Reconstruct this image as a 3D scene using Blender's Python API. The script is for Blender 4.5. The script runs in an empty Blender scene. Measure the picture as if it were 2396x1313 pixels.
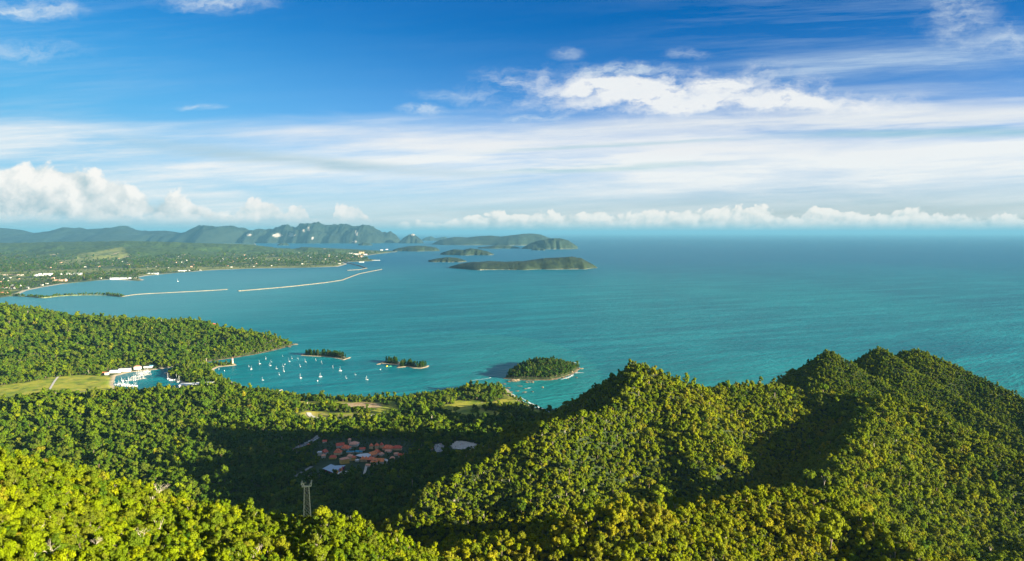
import bpy, bmesh, math, random
import numpy as np
from mathutils import Vector

SC = bpy.context.scene
COL = SC.collection
random.seed(11)
RNG = np.random.default_rng(11)

# ------------------------------------------------------------------ camera
F, CX, CY, Y0 = 1600.0, 1198.0, 656.5, 544.0      # photograph pixels
EYE, RE = 612.0, 1.0e9                            # eye height, earth radius with refraction
PITCH = math.atan((CY - Y0) / F)
cam = bpy.data.cameras.new('camera')
cam.sensor_width = 36.0
cam.lens = 36.0 * F / 2396.0
cam.clip_start, cam.clip_end = 5.0, 1500000.0
camo = bpy.data.objects.new('camera', cam)
COL.objects.link(camo)
camo.location = (0, 0, EYE)
camo.rotation_euler = (math.pi / 2 - PITCH, 0, 0)
SC.camera = camo

# ------------------------------------------------------------------ light
SUN_AZ, SUN_EL = 114.0, 12.5                      # clockwise from +Y; degrees
SUN_STRENGTH, SKY_STRENGTH, EXPOSURE = 5.0, 0.08, 2.1
sd = Vector((math.sin(math.radians(SUN_AZ)) * math.cos(math.radians(SUN_EL)),
             math.cos(math.radians(SUN_AZ)) * math.cos(math.radians(SUN_EL)),
             math.sin(math.radians(SUN_EL))))
sun = bpy.data.lights.new('sun', 'SUN')
sun.energy = SUN_STRENGTH
sun.angle = math.radians(0.5)
sun.color = (1.0, 0.90, 0.68)
suno = bpy.data.objects.new('sun', sun)
COL.objects.link(suno)
suno.rotation_euler = sd.to_track_quat('Z', 'Y').to_euler()
suno.location = (0, 0, 3000)

SC.view_settings.view_transform = 'Standard'
SC.view_settings.look = 'None'
SC.view_settings.exposure = EXPOSURE
SC.view_settings.gamma = 1.0
SC.view_settings.use_curve_mapping = False
cy = SC.cycles
cy.max_bounces, cy.diffuse_bounces, cy.glossy_bounces = 4, 2, 2
cy.transmission_bounces, cy.volume_bounces, cy.transparent_max_bounces = 2, 0, 4
cy.use_denoising = True
cy.caustics_reflective = cy.caustics_refractive = False

# ------------------------------------------------------------------ node helper
class N:
    """scalar or vector socket with operators that add Math nodes"""
    tree = None
    def __init__(self, s): self.s = s
    def __add__(a, b): return op('ADD', a, b)
    __radd__ = __add__
    def __sub__(a, b): return op('SUBTRACT', a, b)
    def __rsub__(a, b): return op('SUBTRACT', b, a)
    def __mul__(a, b): return op('MULTIPLY', a, b)
    __rmul__ = __mul__
    def __truediv__(a, b): return op('DIVIDE', a, b)
def node(kind, **kw):
    n = N.tree.nodes.new(kind)
    for k, v in kw.items(): setattr(n, k, v)
    return n
def plug(sock, v):
    if isinstance(v, N): N.tree.links.new(v.s, sock)
    else: sock.default_value = v
def op(o, *a, clamp=False):
    n = node('ShaderNodeMath', operation=o, use_clamp=clamp)
    for i, v in enumerate(a): plug(n.inputs[i], v)
    return N(n.outputs[0])
def sat(a): return op('ADD', a, 0.0, clamp=True)
def step(v, a, b):
    n = node('ShaderNodeMapRange', interpolation_type='SMOOTHSTEP')
    plug(n.inputs[0], v); n.inputs[1].default_value = a; n.inputs[2].default_value = b
    n.inputs[3].default_value = 0.0; n.inputs[4].default_value = 1.0
    if a > b:
        n.inputs[1].default_value, n.inputs[2].default_value = b, a
        n.inputs[3].default_value, n.inputs[4].default_value = 1.0, 0.0
    return N(n.outputs[0])
def vec(x, y, z=0.0):
    n = node('ShaderNodeCombineXYZ')
    for i, v in enumerate((x, y, z)): plug(n.inputs[i], v)
    return N(n.outputs[0])
def xyz(v):
    n = node('ShaderNodeSeparateXYZ'); plug(n.inputs[0], v)
    return [N(o) for o in n.outputs]
DIM = ['3D']
def noise(v, scale, detail=4.0, rough=0.55, dist=0.0, color=False):
    n = node('ShaderNodeTexNoise', noise_dimensions=DIM[0]); plug(n.inputs['Vector'], v)
    n.inputs['Scale'].default_value = scale; n.inputs['Detail'].default_value = detail
    n.inputs['Roughness'].default_value = rough; n.inputs['Distortion'].default_value = dist
    return N(n.outputs['Color' if color else 'Fac'])
def voro(v, scale):
    n = node('ShaderNodeTexVoronoi', feature='F1', voronoi_dimensions=DIM[0]); plug(n.inputs['Vector'], v)
    n.inputs['Scale'].default_value = scale
    return N(n.outputs['Distance'])
def mixc(f, a, b, blend='MIX'):
    n = node('ShaderNodeMix', data_type='RGBA', blend_type=blend)
    plug(n.inputs[0], f); plug(n.inputs[6], a); plug(n.inputs[7], b)
    return N(n.outputs[2])
def ramp(f, stops):
    n = node('ShaderNodeValToRGB'); plug(n.inputs[0], f)
    cr = n.color_ramp
    while len(cr.elements) < len(stops): cr.elements.new(0.5)
    for e, (p, c) in zip(cr.elements, stops): e.position = p; e.color = (*c, 1)
    return N(n.outputs[0])
def C(r, g, b): return (r, g, b, 1.0)

# ------------------------------------------------------------------ pixels <-> place
cP, sP = math.cos(PITCH), math.sin(PITCH)
def ray(px, py):
    u, v = (px - CX) / F, (CY - py) / F
    return u, cP + v * sP, -sP + v * cP
def drop(x, y): return (x * x + y * y) / (2 * RE)
def at_depth(px, py, Y):
    d = ray(px, py); t = Y / d[1]
    return d[0] * t, Y, EYE + d[2] * t
def at_sea(px, py, h=0.0):
    d = ray(px, py); a = (d[0] ** 2 + d[1] ** 2) / (2 * RE)
    q = max(d[2] * d[2] - 4 * a * (EYE - h), 0)
    t = (-d[2] - math.sqrt(q)) / (2 * a)
    return d[0] * t, d[1] * t
def uw(px, py):
    d = ray(px, py); return d[0] / d[1], d[2] / d[1]

# ------------------------------------------------------------------ sky
world = bpy.data.worlds.new('World'); SC.world = world
world.use_nodes = True
def build_sky():
    T = N.tree = world.node_tree
    T.nodes.clear()
    out = node('ShaderNodeOutputWorld'); bg = node('ShaderNodeBackground')
    bg.inputs[1].default_value = SKY_STRENGTH
    T.links.new(bg.outputs[0], out.inputs[0])
    sk = node('ShaderNodeTexSky', sky_type='NISHITA')
    sk.sun_disc = False
    sk.sun_elevation = math.radians(SUN_EL); sk.sun_rotation = math.radians(SUN_AZ)
    sk.altitude = 300; sk.air_density = 1.0; sk.dust_density = 0.6; sk.ozone_density = 3.0
    tc = node('ShaderNodeTexCoord')
    x, y, z = xyz(N(tc.outputs['Generated']))
    yy = op('MAXIMUM', y, 0.06)
    U, W = x / yy, z / yy - 0.0137
    def uw(px, py):
        d = ray(px, py); return d[0] / d[1], d[2] / d[1] - 0.0137
    front = step(y, 0.05, 0.25)
    S = 1.0 / (SKY_STRENGTH * 2.0 ** EXPOSURE)
    GRADE = 0.12 / SKY_STRENGTH * 2.0 ** (1.3 - EXPOSURE)
    DIM[0] = '2D'
    # clear sky: the sky texture, deepened the way a polariser deepens it
    up = step(z, 0.02, 0.30)
    grade = mixc(up, C(*[g * GRADE for g in (0.52, 0.58, 0.80)]), C(*[g * GRADE for g in (0.0003, 0.262, 0.53)]))
    sky = mixc(1.0, N(sk.outputs[0]), grade, 'MULTIPLY')
    lefty = step(U, 0.30, -0.80) * step(z, 0.40, 0.10)
    sky = mixc(lefty * 0.70, sky, C(0.075 * S, 0.46 * S, 0.66 * S))
    # unseen cloud tint added overhead and behind the camera for whiter fill light
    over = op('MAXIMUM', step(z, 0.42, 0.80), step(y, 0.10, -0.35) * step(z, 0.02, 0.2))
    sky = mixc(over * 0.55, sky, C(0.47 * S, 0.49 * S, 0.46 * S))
    # high cirrus
    def cloud(col, a, tint):
        return mixc(sat(a * front), col, C(*[t * S for t in tint]))
    wv = vec(U * 1.6 + 3.1, W * 5.0)
    wp = noise(wv, 1.3, 3, 0.5) - 0.5
    def streak(tilt, su, sw, seed, det=6.0, rough=0.6, warp=0.5):
        return noise(vec(U * su + wp * warp + seed * 7.3, (W - U * tilt) * sw + wp * warp * 0.8 + seed * 3.1), 1.0, det, rough)
    n1 = streak(0.03, 1.5, 17, 1.7)
    n2 = streak(0.05, 3.2, 48, 5.2, 7, 0.64)
    n3 = streak(0.01, 1.2, 11, 9.4, 4)
    n4 = streak(0.07, 5.0, 90, 14.2, 5, 0.66)
    top = W - U * 0.03 - step(U, 0.15, 0.6) * 0.040 - step(U, -0.35, -0.75) * 0.025 + (n3 - 0.5) * 0.12
    env = step(top, 0.170, 0.100) * (0.60 + 0.40 * step(W, 0.015, 0.07))
    veil = env * sat((n1 - 0.34) * 2.7) * 0.75 + env * sat((n2 - 0.44) * 3.0) * 0.50 + env * sat((n4 - 0.5) * 2.5) * 0.22 + env * 0.20
    sky = cloud(sky, op('MINIMUM', veil, 0.95), (0.92, 0.94, 0.93))
    # faint streaks above the veil
    hi = step(W, 0.10, 0.17) * (sat((n2 - 0.46) * 2.2) + sat((streak(0.12, 1.8, 20, 12.0, 6, 0.6, 0.7) - 0.50) * 2.0))
    sky = cloud(sky, hi * (0.03 + 0.24 * step(U, 0.05, 0.45) + 0.16 * step(U, -0.3, -0.7)), (0.62, 0.76, 0.88))
    def line(px0, py0, px1, py1, half):
        (u0, w0), (u1, w1) = uw(px0, py0), uw(px1, py1)
        k = (w1 - w0) / (u1 - u0)
        d = (W - w0) - (U - u0) * k + (n3 - 0.5) * 0.030 + (n2 - 0.5) * 0.012
        return step(op('ABSOLUTE', d), half / F, 0.0) * step(U, u0 - 0.10, u0 + 0.12) * step(U, u1 + 0.25, u1 - 0.02)
    tex = sat((n2 - 0.30) * 2.4)
    sky = cloud(sky, line(1700, 168, 2500, 92, 46) * (0.10 + 0.55 * tex), (0.60, 0.74, 0.87))
    sky = cloud(sky, line(1800, 262, 2500, 250, 30) * (0.45 + 0.5 * tex), (0.86, 0.88, 0.88))
    sky = cloud(sky, line(1250, 312, 2300, 272, 26) * (0.30 + 0.6 * tex), (0.86, 0.88, 0.88))
    sky = cloud(sky, line(560, 322, 1900, 350, 40) * (0.35 + 0.65 * tex), (0.86, 0.88, 0.90))
    sky = cloud(sky, line(1900, 318, 2600, 305, 18) * 0.75 * (1.0 - tex * 0.6), (0.26, 0.55, 0.66))
    sky = cloud(sky, line(1180, 352, 1500, 336, 9) * 0.6 * (1.0 - tex * 0.5), (0.33, 0.58, 0.68))
    sky = cloud(sky, line(1150, 405, 1420, 395, 12) * 0.8 * (1.0 - tex * 0.7), (0.30, 0.58, 0.66))
    sky = cloud(sky, line(330, 342, 860, 388, 24) * (0.35 + 0.75 * tex), (0.44, 0.62, 0.72))
    # the big torn cirrus patch and wisps
    wx = noise(vec(U * 9 + 21.0, W * 16), 1.0, 5, 0.64)
    wy = noise(vec(U * 9 + 57.0, W * 16), 1.0, 5, 0.64)
    def blob(px, py, rx, ry, tilt=0.0, amp=1.0):
        u0, w0 = uw(px, py)
        a = (U - u0) * (F / rx) + (wx - 0.5) * 1.1 * amp
        b = ((W - w0) - (U - u0) * tilt) * (F / ry) + (wy - 0.5) * 3.0 * amp
        return 1.0 - op('SQRT', a * a + b * b)
    fine = noise(vec(U * 22 + wx * 1.6, (W - U * 0.12) * 60 + wy * 2.2 + 4.4), 1.0, 6, 0.66)
    big = op('MAXIMUM', op('MAXIMUM', blob(1570, 226, 330, 48, -0.02), blob(1430, 204, 250, 34, -0.05)),
             op('MAXIMUM', blob(1860, 240, 260, 30, -0.02), blob(1690, 195, 110, 36)))
    sky = cloud(sky, step(big, 0.02, 0.70) * sat((fine - 0.10) * 2.8) * 1.1, (0.88, 0.90, 0.91))
    sky = cloud(sky, step(big, -0.55, 0.35) * sat((fine - 0.38) * 2.6) * 0.75, (0.80, 0.85, 0.90))
    for px, py, rx, ry, a in ((1450, 162, 150, 22, 0.8), (1330, 128, 44, 14, 0.5), (1610, 125, 60, 14, 0.5),
                              (40, 22, 170, 26, 0.75), (500, 6, 160, 24, 0.75), (2240, 30, 100, 85, 0.55), (2360, 100, 90, 50, 0.55),
                              (985, 258, 70, 14, 0.9), (470, 252, 60, 9, 0.6), (1250, 278, 100, 12, 0.6), (60, 120, 160, 26, 0.4), (1060, 225, 120, 18, 0.35)):
        sky = cloud(sky, step(blob(px, py, rx, ry), -0.2, 0.9) * sat((fine - 0.30) * 2.6) * a, (0.76, 0.85, 0.90))
    # cumulus: billows from smooth cells, lit from the sun's side
    def puff(s, seed, du=0.0, dw=0.0):
        v = vec((U + du) * s + seed * 5.1, (W + dw) * s * 1.15)
        k = noise(v, 1.7, 3, 0.6) * 0.55
        v2 = vec((U + du) * s + seed * 5.1 + k, (W + dw) * s * 1.15 + k)
        return (1.0 - voro(v2, 1.0)) * 0.56 + (1.0 - voro(v2, 2.4)) * 0.32 + noise(v2, 6.0, 3, 0.6) * 0.22
    def heap(col, seed, s, prof, base, soft, bright, amp, base_tint, top_tint, dens=1.0):
        """prof: cloud-top outline as (px, py) pairs; base: py of the cloud base"""
        cv = node('ShaderNodeFloatCurve')
        us = [uw(p, q)[0] for p, q in prof]; hs = [uw(p, q)[1] for p, q in prof]
        plug(cv.inputs['Value'], (U - us[0]) / (us[-1] - us[0]))
        c = cv.mapping.curves[0]
        lo, hi_ = -0.03, 0.12
        pts = [((a - us[0]) / (us[-1] - us[0]), (h - lo) / (hi_ - lo)) for a, h in zip(us, hs)]
        while len(c.points) < len(pts): c.points.new(0.5, 0.5)
        for p, q in zip(c.points, pts): p.location = q; p.handle_type = 'AUTO'
        cv.mapping.update()
        topw = N(cv.outputs[0]) * (hi_ - lo) + lo
        p0 = puff(s, seed); p1 = puff(s, seed, 0.012 * 20 / s, 0.010 * 20 / s)
        wb = uw(1198, base)[1]
        edge = (topw - W) + (p0 - 0.62) * amp
        a = step(edge, 0.0, soft) * step(W + (p0 - 0.6) * amp * 0.35, wb - 0.006, wb + 0.006)
        a = a * step(U, us[0] - 0.01, us[0] + 0.02) * step(U, us[-1] + 0.01, us[-1] - 0.02)
        rel = sat((W - wb) / op('MAXIMUM', topw - wb, 0.004))
        lit = sat(0.40 + rel * 0.55 + (p0 - p1) * bright)
        tint = mixc(lit, C(*[t * S for t in base_tint]), C(*[t * S for t in top_tint]))
        return mixc(sat(a * dens * front), col, tint)
    sky = heap(sky, 3.0, 15, [(-400, 400), (-150, 385), (0, 378), (120, 376), (180, 388), (225, 405), (285, 420), (330, 450), (380, 460), (430, 458), (480, 480), (530, 506), (600, 516)],
               508, 0.010, 1.5, 0.050, (0.42, 0.58, 0.64), (1.0, 0.98, 0.93))
    sky = heap(sky, 8.0, 22, [(-300, 486), (0, 490), (100, 500), (200, 492), (330, 494), (450, 494), (520, 498), (600, 512), (660, 520)],
               518, 0.008, 1.2, 0.040, (0.52, 0.68, 0.71), (0.97, 0.95, 0.90), 0.5)
    sky = heap(sky, 5.0, 30, [(530, 512), (560, 480), (600, 466), (640, 470), (665, 496), (690, 478), (712, 482), (730, 506), (775, 510), (790, 480), (815, 476), (842, 482), (855, 508), (900, 530)],
               514, 0.005, 1.2, 0.024, (0.58, 0.72, 0.75), (0.98, 0.95, 0.90), 0.9)
    sky = heap(sky, 6.5, 30, [(930, 530), (975, 512), (1010, 522), (1060, 516), (1095, 506), (1130, 502), (1180, 496), (1260, 500), (1360, 494), (1450, 498), (1540, 484), (1640, 490), (1720, 478), (1790, 484), (1850, 500), (1920, 482), (2010, 492), (2120, 488), (2240, 502), (2330, 502), (2450, 500), (2600, 490)],
               538, 0.005, 1.5, 0.030, (0.56, 0.68, 0.70), (1.0, 0.97, 0.90), 0.95)
    sky = heap(sky, 9.5, 26, [(1700, 545), (1800, 528), (1900, 512), (2000, 508), (2120, 506), (2240, 514), (2330, 512), (2450, 512), (2600, 506)],
               546, 0.006, 1.5, 0.030, (0.58, 0.69, 0.70), (1.0, 0.97, 0.90), 0.9)
    sky = mixc(step(z, 0.020, -0.004) * 0.85, sky, C(0.27 * S, 0.55 * S, 0.63 * S))
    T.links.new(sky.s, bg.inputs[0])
build_sky()
DIM[0] = '3D'
world.cycles.sampling_method = 'MANUAL'
world.cycles.sample_map_resolution = 512
# ------------------------------------------------------------------ scene bookkeeping
def tag(o, label=None, cat=None, group=None, kind=None):
    for k, v in (('label', label), ('category', cat), ('group', group), ('kind', kind)):
        if v: o[k] = v
    return o
def link(name, me, parent=None, mat=None):
    o = bpy.data.objects.new(name, me); COL.objects.link(o)
    if parent is not None: o.parent = parent
    if mat is not None:
        for m in (mat if isinstance(mat, (list, tuple)) else [mat]): me.materials.append(m)
    return o
def empty(name, loc, rz=0.0, s=1.0):
    o = bpy.data.objects.new(name, None); COL.objects.link(o)
    o.location = loc; o.rotation_euler = (0, 0, rz); o.scale = (s, s, s)
    o.empty_display_size = 1.0
    return o
def mesh_np(name, verts, faces, smooth=True, attrs=None):
    """faces: (n,4) or (n,3) int array"""
    verts = np.asarray(verts, np.float32); faces = np.asarray(faces, np.int32)
    me = bpy.data.meshes.new(name)
    n, k = faces.shape
    me.vertices.add(len(verts)); me.vertices.foreach_set('co', verts.ravel())
    me.loops.add(n * k); me.loops.foreach_set('vertex_index', faces.ravel())
    me.polygons.add(n); me.polygons.foreach_set('loop_start', np.arange(0, n * k, k, dtype=np.int32))
    me.polygons.foreach_set('loop_total', np.full(n, k, np.int32))
    me.polygons.foreach_set('use_smooth', np.full(n, smooth))
    me.update(calc_edges=True)
    for nm, (dom, arr) in (attrs or {}).items():
        at = me.attributes.new(nm, 'FLOAT', dom); at.data.foreach_set('value', np.asarray(arr, np.float32).ravel())
    return me
def grid_faces(nu, nv):
    i = np.arange(nu * nv).reshape(nv, nu)
    return np.stack([i[:-1, :-1], i[:-1, 1:], i[1:, 1:], i[1:, :-1]], -1).reshape(-1, 4)

# ------------------------------------------------------------------ number tools
def vnoise(x, y, seed):
    x = np.asarray(x, float); y = np.asarray(y, float)
    xi = np.floor(x).astype(np.int64); yi = np.floor(y).astype(np.int64)
    fx = x - xi; fy = y - yi; fx = fx * fx * (3 - 2 * fx); fy = fy * fy * (3 - 2 * fy)
    def hsh(a, b):
        h = (a * 374761393 + b * 668265263 + seed * 982451653) & 0x7fffffff
        h = ((h ^ (h >> 13)) * 1274126177) & 0x7fffffff
        return ((h ^ (h >> 16)) & 0xffff) / 65535.0
    a = hsh(xi, yi); b = hsh(xi + 1, yi); c = hsh(xi, yi + 1); d = hsh(xi + 1, yi + 1)
    return (a * (1 - fx) + b * fx) * (1 - fy) + (c * (1 - fx) + d * fx) * fy
def fbm(x, y, scale, seed, octs=4, rough=0.5):
    v, a, t = 0.0, 1.0, 0.0
    for k in range(octs):
        v = v + a * vnoise(x / scale * 2 ** k, y / scale * 2 ** k, seed + k * 17); t += a; a *= rough
    return v / t - 0.5
def smax(a, b, k):
    return np.maximum(a, b) + k * 0.25 * np.maximum(0, 1 - np.abs(a - b) / k) ** 2
def seg_dist(X, Y, P, closed=False):
    best = np.full(X.shape, 1e12); n = len(P)
    for i in range(n if closed else n - 1):
        ax, ay = P[i][:2]; bx, by = P[(i + 1) % n][:2]
        dx, dy = bx - ax, by - ay; L = dx * dx + dy * dy + 1e-9
        t = np.clip(((X - ax) * dx + (Y - ay) * dy) / L, 0, 1)
        best = np.minimum(best, (X - ax - t * dx) ** 2 + (Y - ay - t * dy) ** 2)
    return np.sqrt(best)
def inside(X, Y, P):
    r = np.zeros(X.shape, bool); n = len(P)
    for i in range(n):
        ax, ay = P[i][:2]; bx, by = P[(i + 1) % n][:2]
        c = ((ay > Y) != (by > Y)) & (X < (bx - ax) * (Y - ay) / (by - ay + 1e-12) + ax)
        r ^= c
    return r
def sdist(X, Y, P):
    d = seg_dist(X, Y, P, True)
    return np.where(inside(X, Y, P), d, -d)
def S_(*pts, h=0.0): return [at_sea(px, py, h) for px, py in pts]

# ------------------------------------------------------------------ near land: coast and ridges
COAST = S_((692, 806), (650, 818), (600, 829), (545, 838), (490, 846), (440, 853), (395, 861), (350, 867), (300, 872), (270, 880),
           (264, 900), (276, 916), (340, 923), (430, 916), (442, 903), (425, 895), (393, 884), (388, 872), (400, 864.5), (440, 857.5), (478, 851.5),
           (492, 853.5), (548, 851), (553, 855), (512, 859), (500, 865), (505, 877), (530, 889), (548, 899), (565, 906), (602, 913), (642, 919), (700, 930),
           (760, 935), (850, 936), (940, 934), (1000, 927), (1040, 919), (1075, 912), (1120, 908), (1180, 911), (1192, 925), (1230, 945), (1262, 958), (1292, 970)) + \
        [(250, 2290), (560, 2150), (900, 2500), (1400, 2560), (1950, 2380), (2700, 1700), (2700, -700), (-3600, -700), (-3600, 4720), (-2400, 4640)] + \
        S_((425, 756), (470, 757), (500, 759), (503, 763), (480, 766), (445, 764), (450, 768), (520, 778), (600, 792), (655, 799))
def R_(tree, *pts):
    out = []
    for px, py, Y in pts:
        x, y, z = at_depth(px, py, Y); out.append((x, y, z + drop(x, y) - tree))
    return out
# (points, slope left of the direction of travel, slope right of it, rounding)
RIDGES = [
    (R_(11, (1490, 846, 1450), (1476, 890, 1390), (1436, 950, 1320), (1345, 968, 1265), (1272, 985, 1230), (1200, 1042, 1200), (1130, 1075, 1180),
        (1060, 1108, 1150), (1005, 1140, 1130), (965, 1185, 1105), (938, 1222, 1085), (905, 1262, 1060)), 0.80, 0.92, 5),
    (R_(11, (1490, 848, 1450), (1525, 858, 1450), (1560, 874, 1450), (1600, 888, 1450), (1650, 901, 1460), (1720, 897, 1480), (1790, 895, 1500), (1865, 909, 1520),
        (1960, 918, 1480), (2077, 928, 1420), (2172, 953, 1385), (2282, 1006, 1335), (2396, 1064, 1280), (2560, 1150, 1190)), 0.75, 0.60, 8),
    (R_(11, (2077, 930, 1415), (2020, 985, 1300), (1985, 1060, 1180), (1965, 1130, 1060), (1950, 1190, 960)), 0.62, 0.75, 16),
    (R_(9, (1908, 832, 1760), (1940, 816, 1740), (1985, 840, 1710), (2040, 876, 1680), (2110, 922, 1600), (2180, 972, 1530)), 1.0, 0.66, 8, 1.5),
    (R_(9, (2040, 818, 1790), (2062, 809, 1780), (2100, 836, 1740), (2170, 882, 1690), (2260, 937, 1620), (2340, 987, 1560), (2440, 1045, 1490)), 0.95, 0.74, 8, 0.8),
    (R_(9, (2108, 819, 1850), (2150, 815, 1840), (2185, 831, 1820), (2240, 852, 1800), (2300, 881, 1760), (2396, 926, 1700), (2540, 1000, 1640)), 1.0, 0.76, 9, 0.6),
    (R_(9, (1040, 1296, 560), (1100, 1258, 570), (1200, 1250, 580), (1270, 1258, 590), (1335, 1204, 595), (1420, 1180, 600), (1480, 1177, 612), (1560, 1192, 632),
        (1640, 1184, 660), (1760, 1154, 700), (1880, 1139, 730), (1945, 1152, 722), (2000, 1187, 695), (2060, 1227, 665), (2130, 1267, 632), (2200, 1320, 600), (2320, 1400, 560)), 0.7, 0.42, 10),
    (R_(18, (-260, 700, 4050), (0, 716, 3900), (60, 723, 3880), (180, 746, 3850), (300, 747, 3820), (430, 753, 3800), (500, 768, 3720), (560, 775, 3680), (620, 786, 3620), (662, 798, 3560)), 0.30, 0.17, 30),
    (R_(14, (445, 752, 4420), (492, 753, 4380)), 0.3, 0.3, 10),
    (R_(18, (-220, 935, 2200), (0, 936, 2250), (110, 915, 2270), (200, 923, 2290), (280, 913, 2300), (380, 908, 2310), (450, 912, 2310), (560, 921, 2300), (650, 932, 2290), (705, 952, 2230), (750, 982, 2140)), 0.36, 0.25, 25),
    (R_(13, (1062, 918, 2500), (1130, 901, 2560), (1182, 906, 2540), (1200, 932, 2400)), 0.24, 0.2, 20),
]
GX = np.array([-300, 0, 70, 150, 250, 400, 520, 620, 700, 740, 790, 850, 950, 1010, 1070, 1150, 1300, 1500])
GY = np.array([990, 1053, 1066, 1091, 1117, 1152, 1170, 1193, 1204, 1196, 1203, 1224, 1257, 1285, 1316, 1365, 1470, 1600])
GD = np.array([560, 525, 520, 512, 500, 490, 480, 470, 462, 458, 452, 448, 440, 430, 420, 400, 380, 360])
def land_h(X, Y):
    X = np.asarray(X, float); Y = np.asarray(Y, float)
    base = np.interp(Y, [-500, 250, 500, 800, 1000, 1200, 1450, 1700, 1900, 2200, 2600, 4800], [330, 300, 225, 165, 120, 80, 45, 27, 20, 12, 6, 5])
    h = base + fbm(X, Y, 420, 3) * np.interp(Y, [0, 1500, 2000, 2600], [50, 34, 14, 2])
    und = fbm(X, Y, 190, 5, 5, 0.55)
    gul = np.abs(fbm(X, Y, 260, 9, 4)) * 2
    for P, sl, sr, rnd, *cap in RIDGES:
        best = np.full(X.shape, -1e9)
        for (ax, ay, az), (bx, by, bz) in zip(P[:-1], P[1:]):
            dx, dy = bx - ax, by - ay; L = math.hypot(dx, dy)
            traw = ((X - ax) * dx + (Y - ay) * dy) / (L * L)
            t = np.clip(traw, 0, 1)
            qx, qy = X - ax - t * dx, Y - ay - t * dy
            d = np.hypot(qx, qy)
            over = np.maximum(-traw, 0) * L if cap and (ax, ay, az) == P[0] else 0.0
            side = (dx * qy - dy * qx) / (L * np.maximum(d, 1e-6))       # +1 left, -1 right
            s = sr + (sl - sr) * (0.5 + 0.5 * side)
            dd = np.sqrt(d * d + rnd * rnd) - rnd
            away = np.clip(d / 140, 0, 1)
            v = az + (bz - az) * t - s * dd * (1 + und * 0.75 * away) - gul * 42 * away * s - over * (cap[0] if cap else 0)
            best = np.maximum(best, v)
        h = smax(h, best, 9)
    # the near spur the photograph is taken over
    u = X / np.maximum(Y, 60) * F + CX
    gd = np.interp(u, GX, GD); gy = np.interp(u, GX, GY)
    dz = (CY - gy) / F
    hc = EYE + (-sP + dz * cP) / (cP + dz * sP) * gd - 9.0
    d = gd - Y
    near = hc + 0.24 * d + und * 16 * np.clip(d / 60, 0, 1)
    far = hc - 0.95 * (np.sqrt(d * d + 100) - 10)
    h = smax(h, np.where(d > 0, near, far), 8)
    # sea: clamp to the coast
    c = sdist(X, Y, COAST)
    shore = np.where(c > 0, 0.6 + np.minimum(c, 14) * 0.1 + np.maximum(c - 14, 0) * 0.85, np.maximum(c * 0.12, -14))
    return np.where(c > 0, np.minimum(h, shore), shore)
RESO = 9.0
gxs = np.arange(-3060, 2340, RESO); gys = np.arange(60, 4760, RESO)
GXX, GYY = np.meshgrid(gxs, gys)
HH = land_h(GXX, GYY)
CD = sdist(GXX, GYY, COAST)
def samp(A, x, y):
    fx = np.clip((np.asarray(x, float) - gxs[0]) / RESO, 0, len(gxs) - 1.001); fy = np.clip((np.asarray(y, float) - gys[0]) / RESO, 0, len(gys) - 1.001)
    i = fx.astype(int); j = fy.astype(int); a = fx - i; b = fy - j
    return (A[j, i] * (1 - a) + A[j, i + 1] * a) * (1 - b) + (A[j + 1, i] * (1 - a) + A[j + 1, i + 1] * a) * b
def ground(x, y): return samp(HH, x, y) - drop(np.asarray(x, float), np.asarray(y, float))
def on_ground(px, py, lift=0.0):
    """the point of the near land seen at a pixel of the photograph, by walking along the sight line"""
    d = ray(px, py)
    t = np.linspace(250, 4600, 6000)
    gx, gy, gz = d[0] * t, d[1] * t, EYE + d[2] * t
    below = np.nonzero(gz < ground(gx, gy) + lift)[0]
    k = below[0] if len(below) else len(t) - 1
    return float(gx[k]), float(gy[k]), float(ground(gx[k], gy[k]))

# ------------------------------------------------------------------ materials
def mat(name):
    m = bpy.data.materials.new(name); m.use_nodes = True
    N.tree = m.node_tree
    b = m.node_tree.nodes['Principled BSDF']
    b.inputs['Specular IOR Level'].default_value = 0.25
    b.inputs['Roughness'].default_value = 0.85
    return m, b
def position(): return N(node('ShaderNodeNewGeometry').outputs['Position'])
def attr(name, kind='GEOMETRY'):
    n = node('ShaderNodeAttribute', attribute_name=name, attribute_type=kind); return N(n.outputs['Fac'])
def bump(b, h, strength, dist):
    n = node('ShaderNodeBump'); n.inputs['Strength'].default_value = strength; n.inputs['Distance'].default_value = dist
    plug(n.inputs['Height'], h); N.tree.links.new(n.outputs[0], b.inputs['Normal'])
def plain(name, col, rough=0.7, var=0.12, scale=0.5, spec=0.25, bumpy=0.0):
    m, b = mat(name)
    f = noise(position(), scale, 4)
    lo = [c * (1 - var) for c in col]; hi = [c * (1 + var) for c in col]
    plug(b.inputs['Base Color'], mixc(step(f, 0.3, 0.7), C(*lo), C(*hi)))
    b.inputs['Roughness'].default_value = rough; b.inputs['Specular IOR Level'].default_value = spec
    if bumpy: bump(b, f, bumpy, 1.0)
    return m
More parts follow.
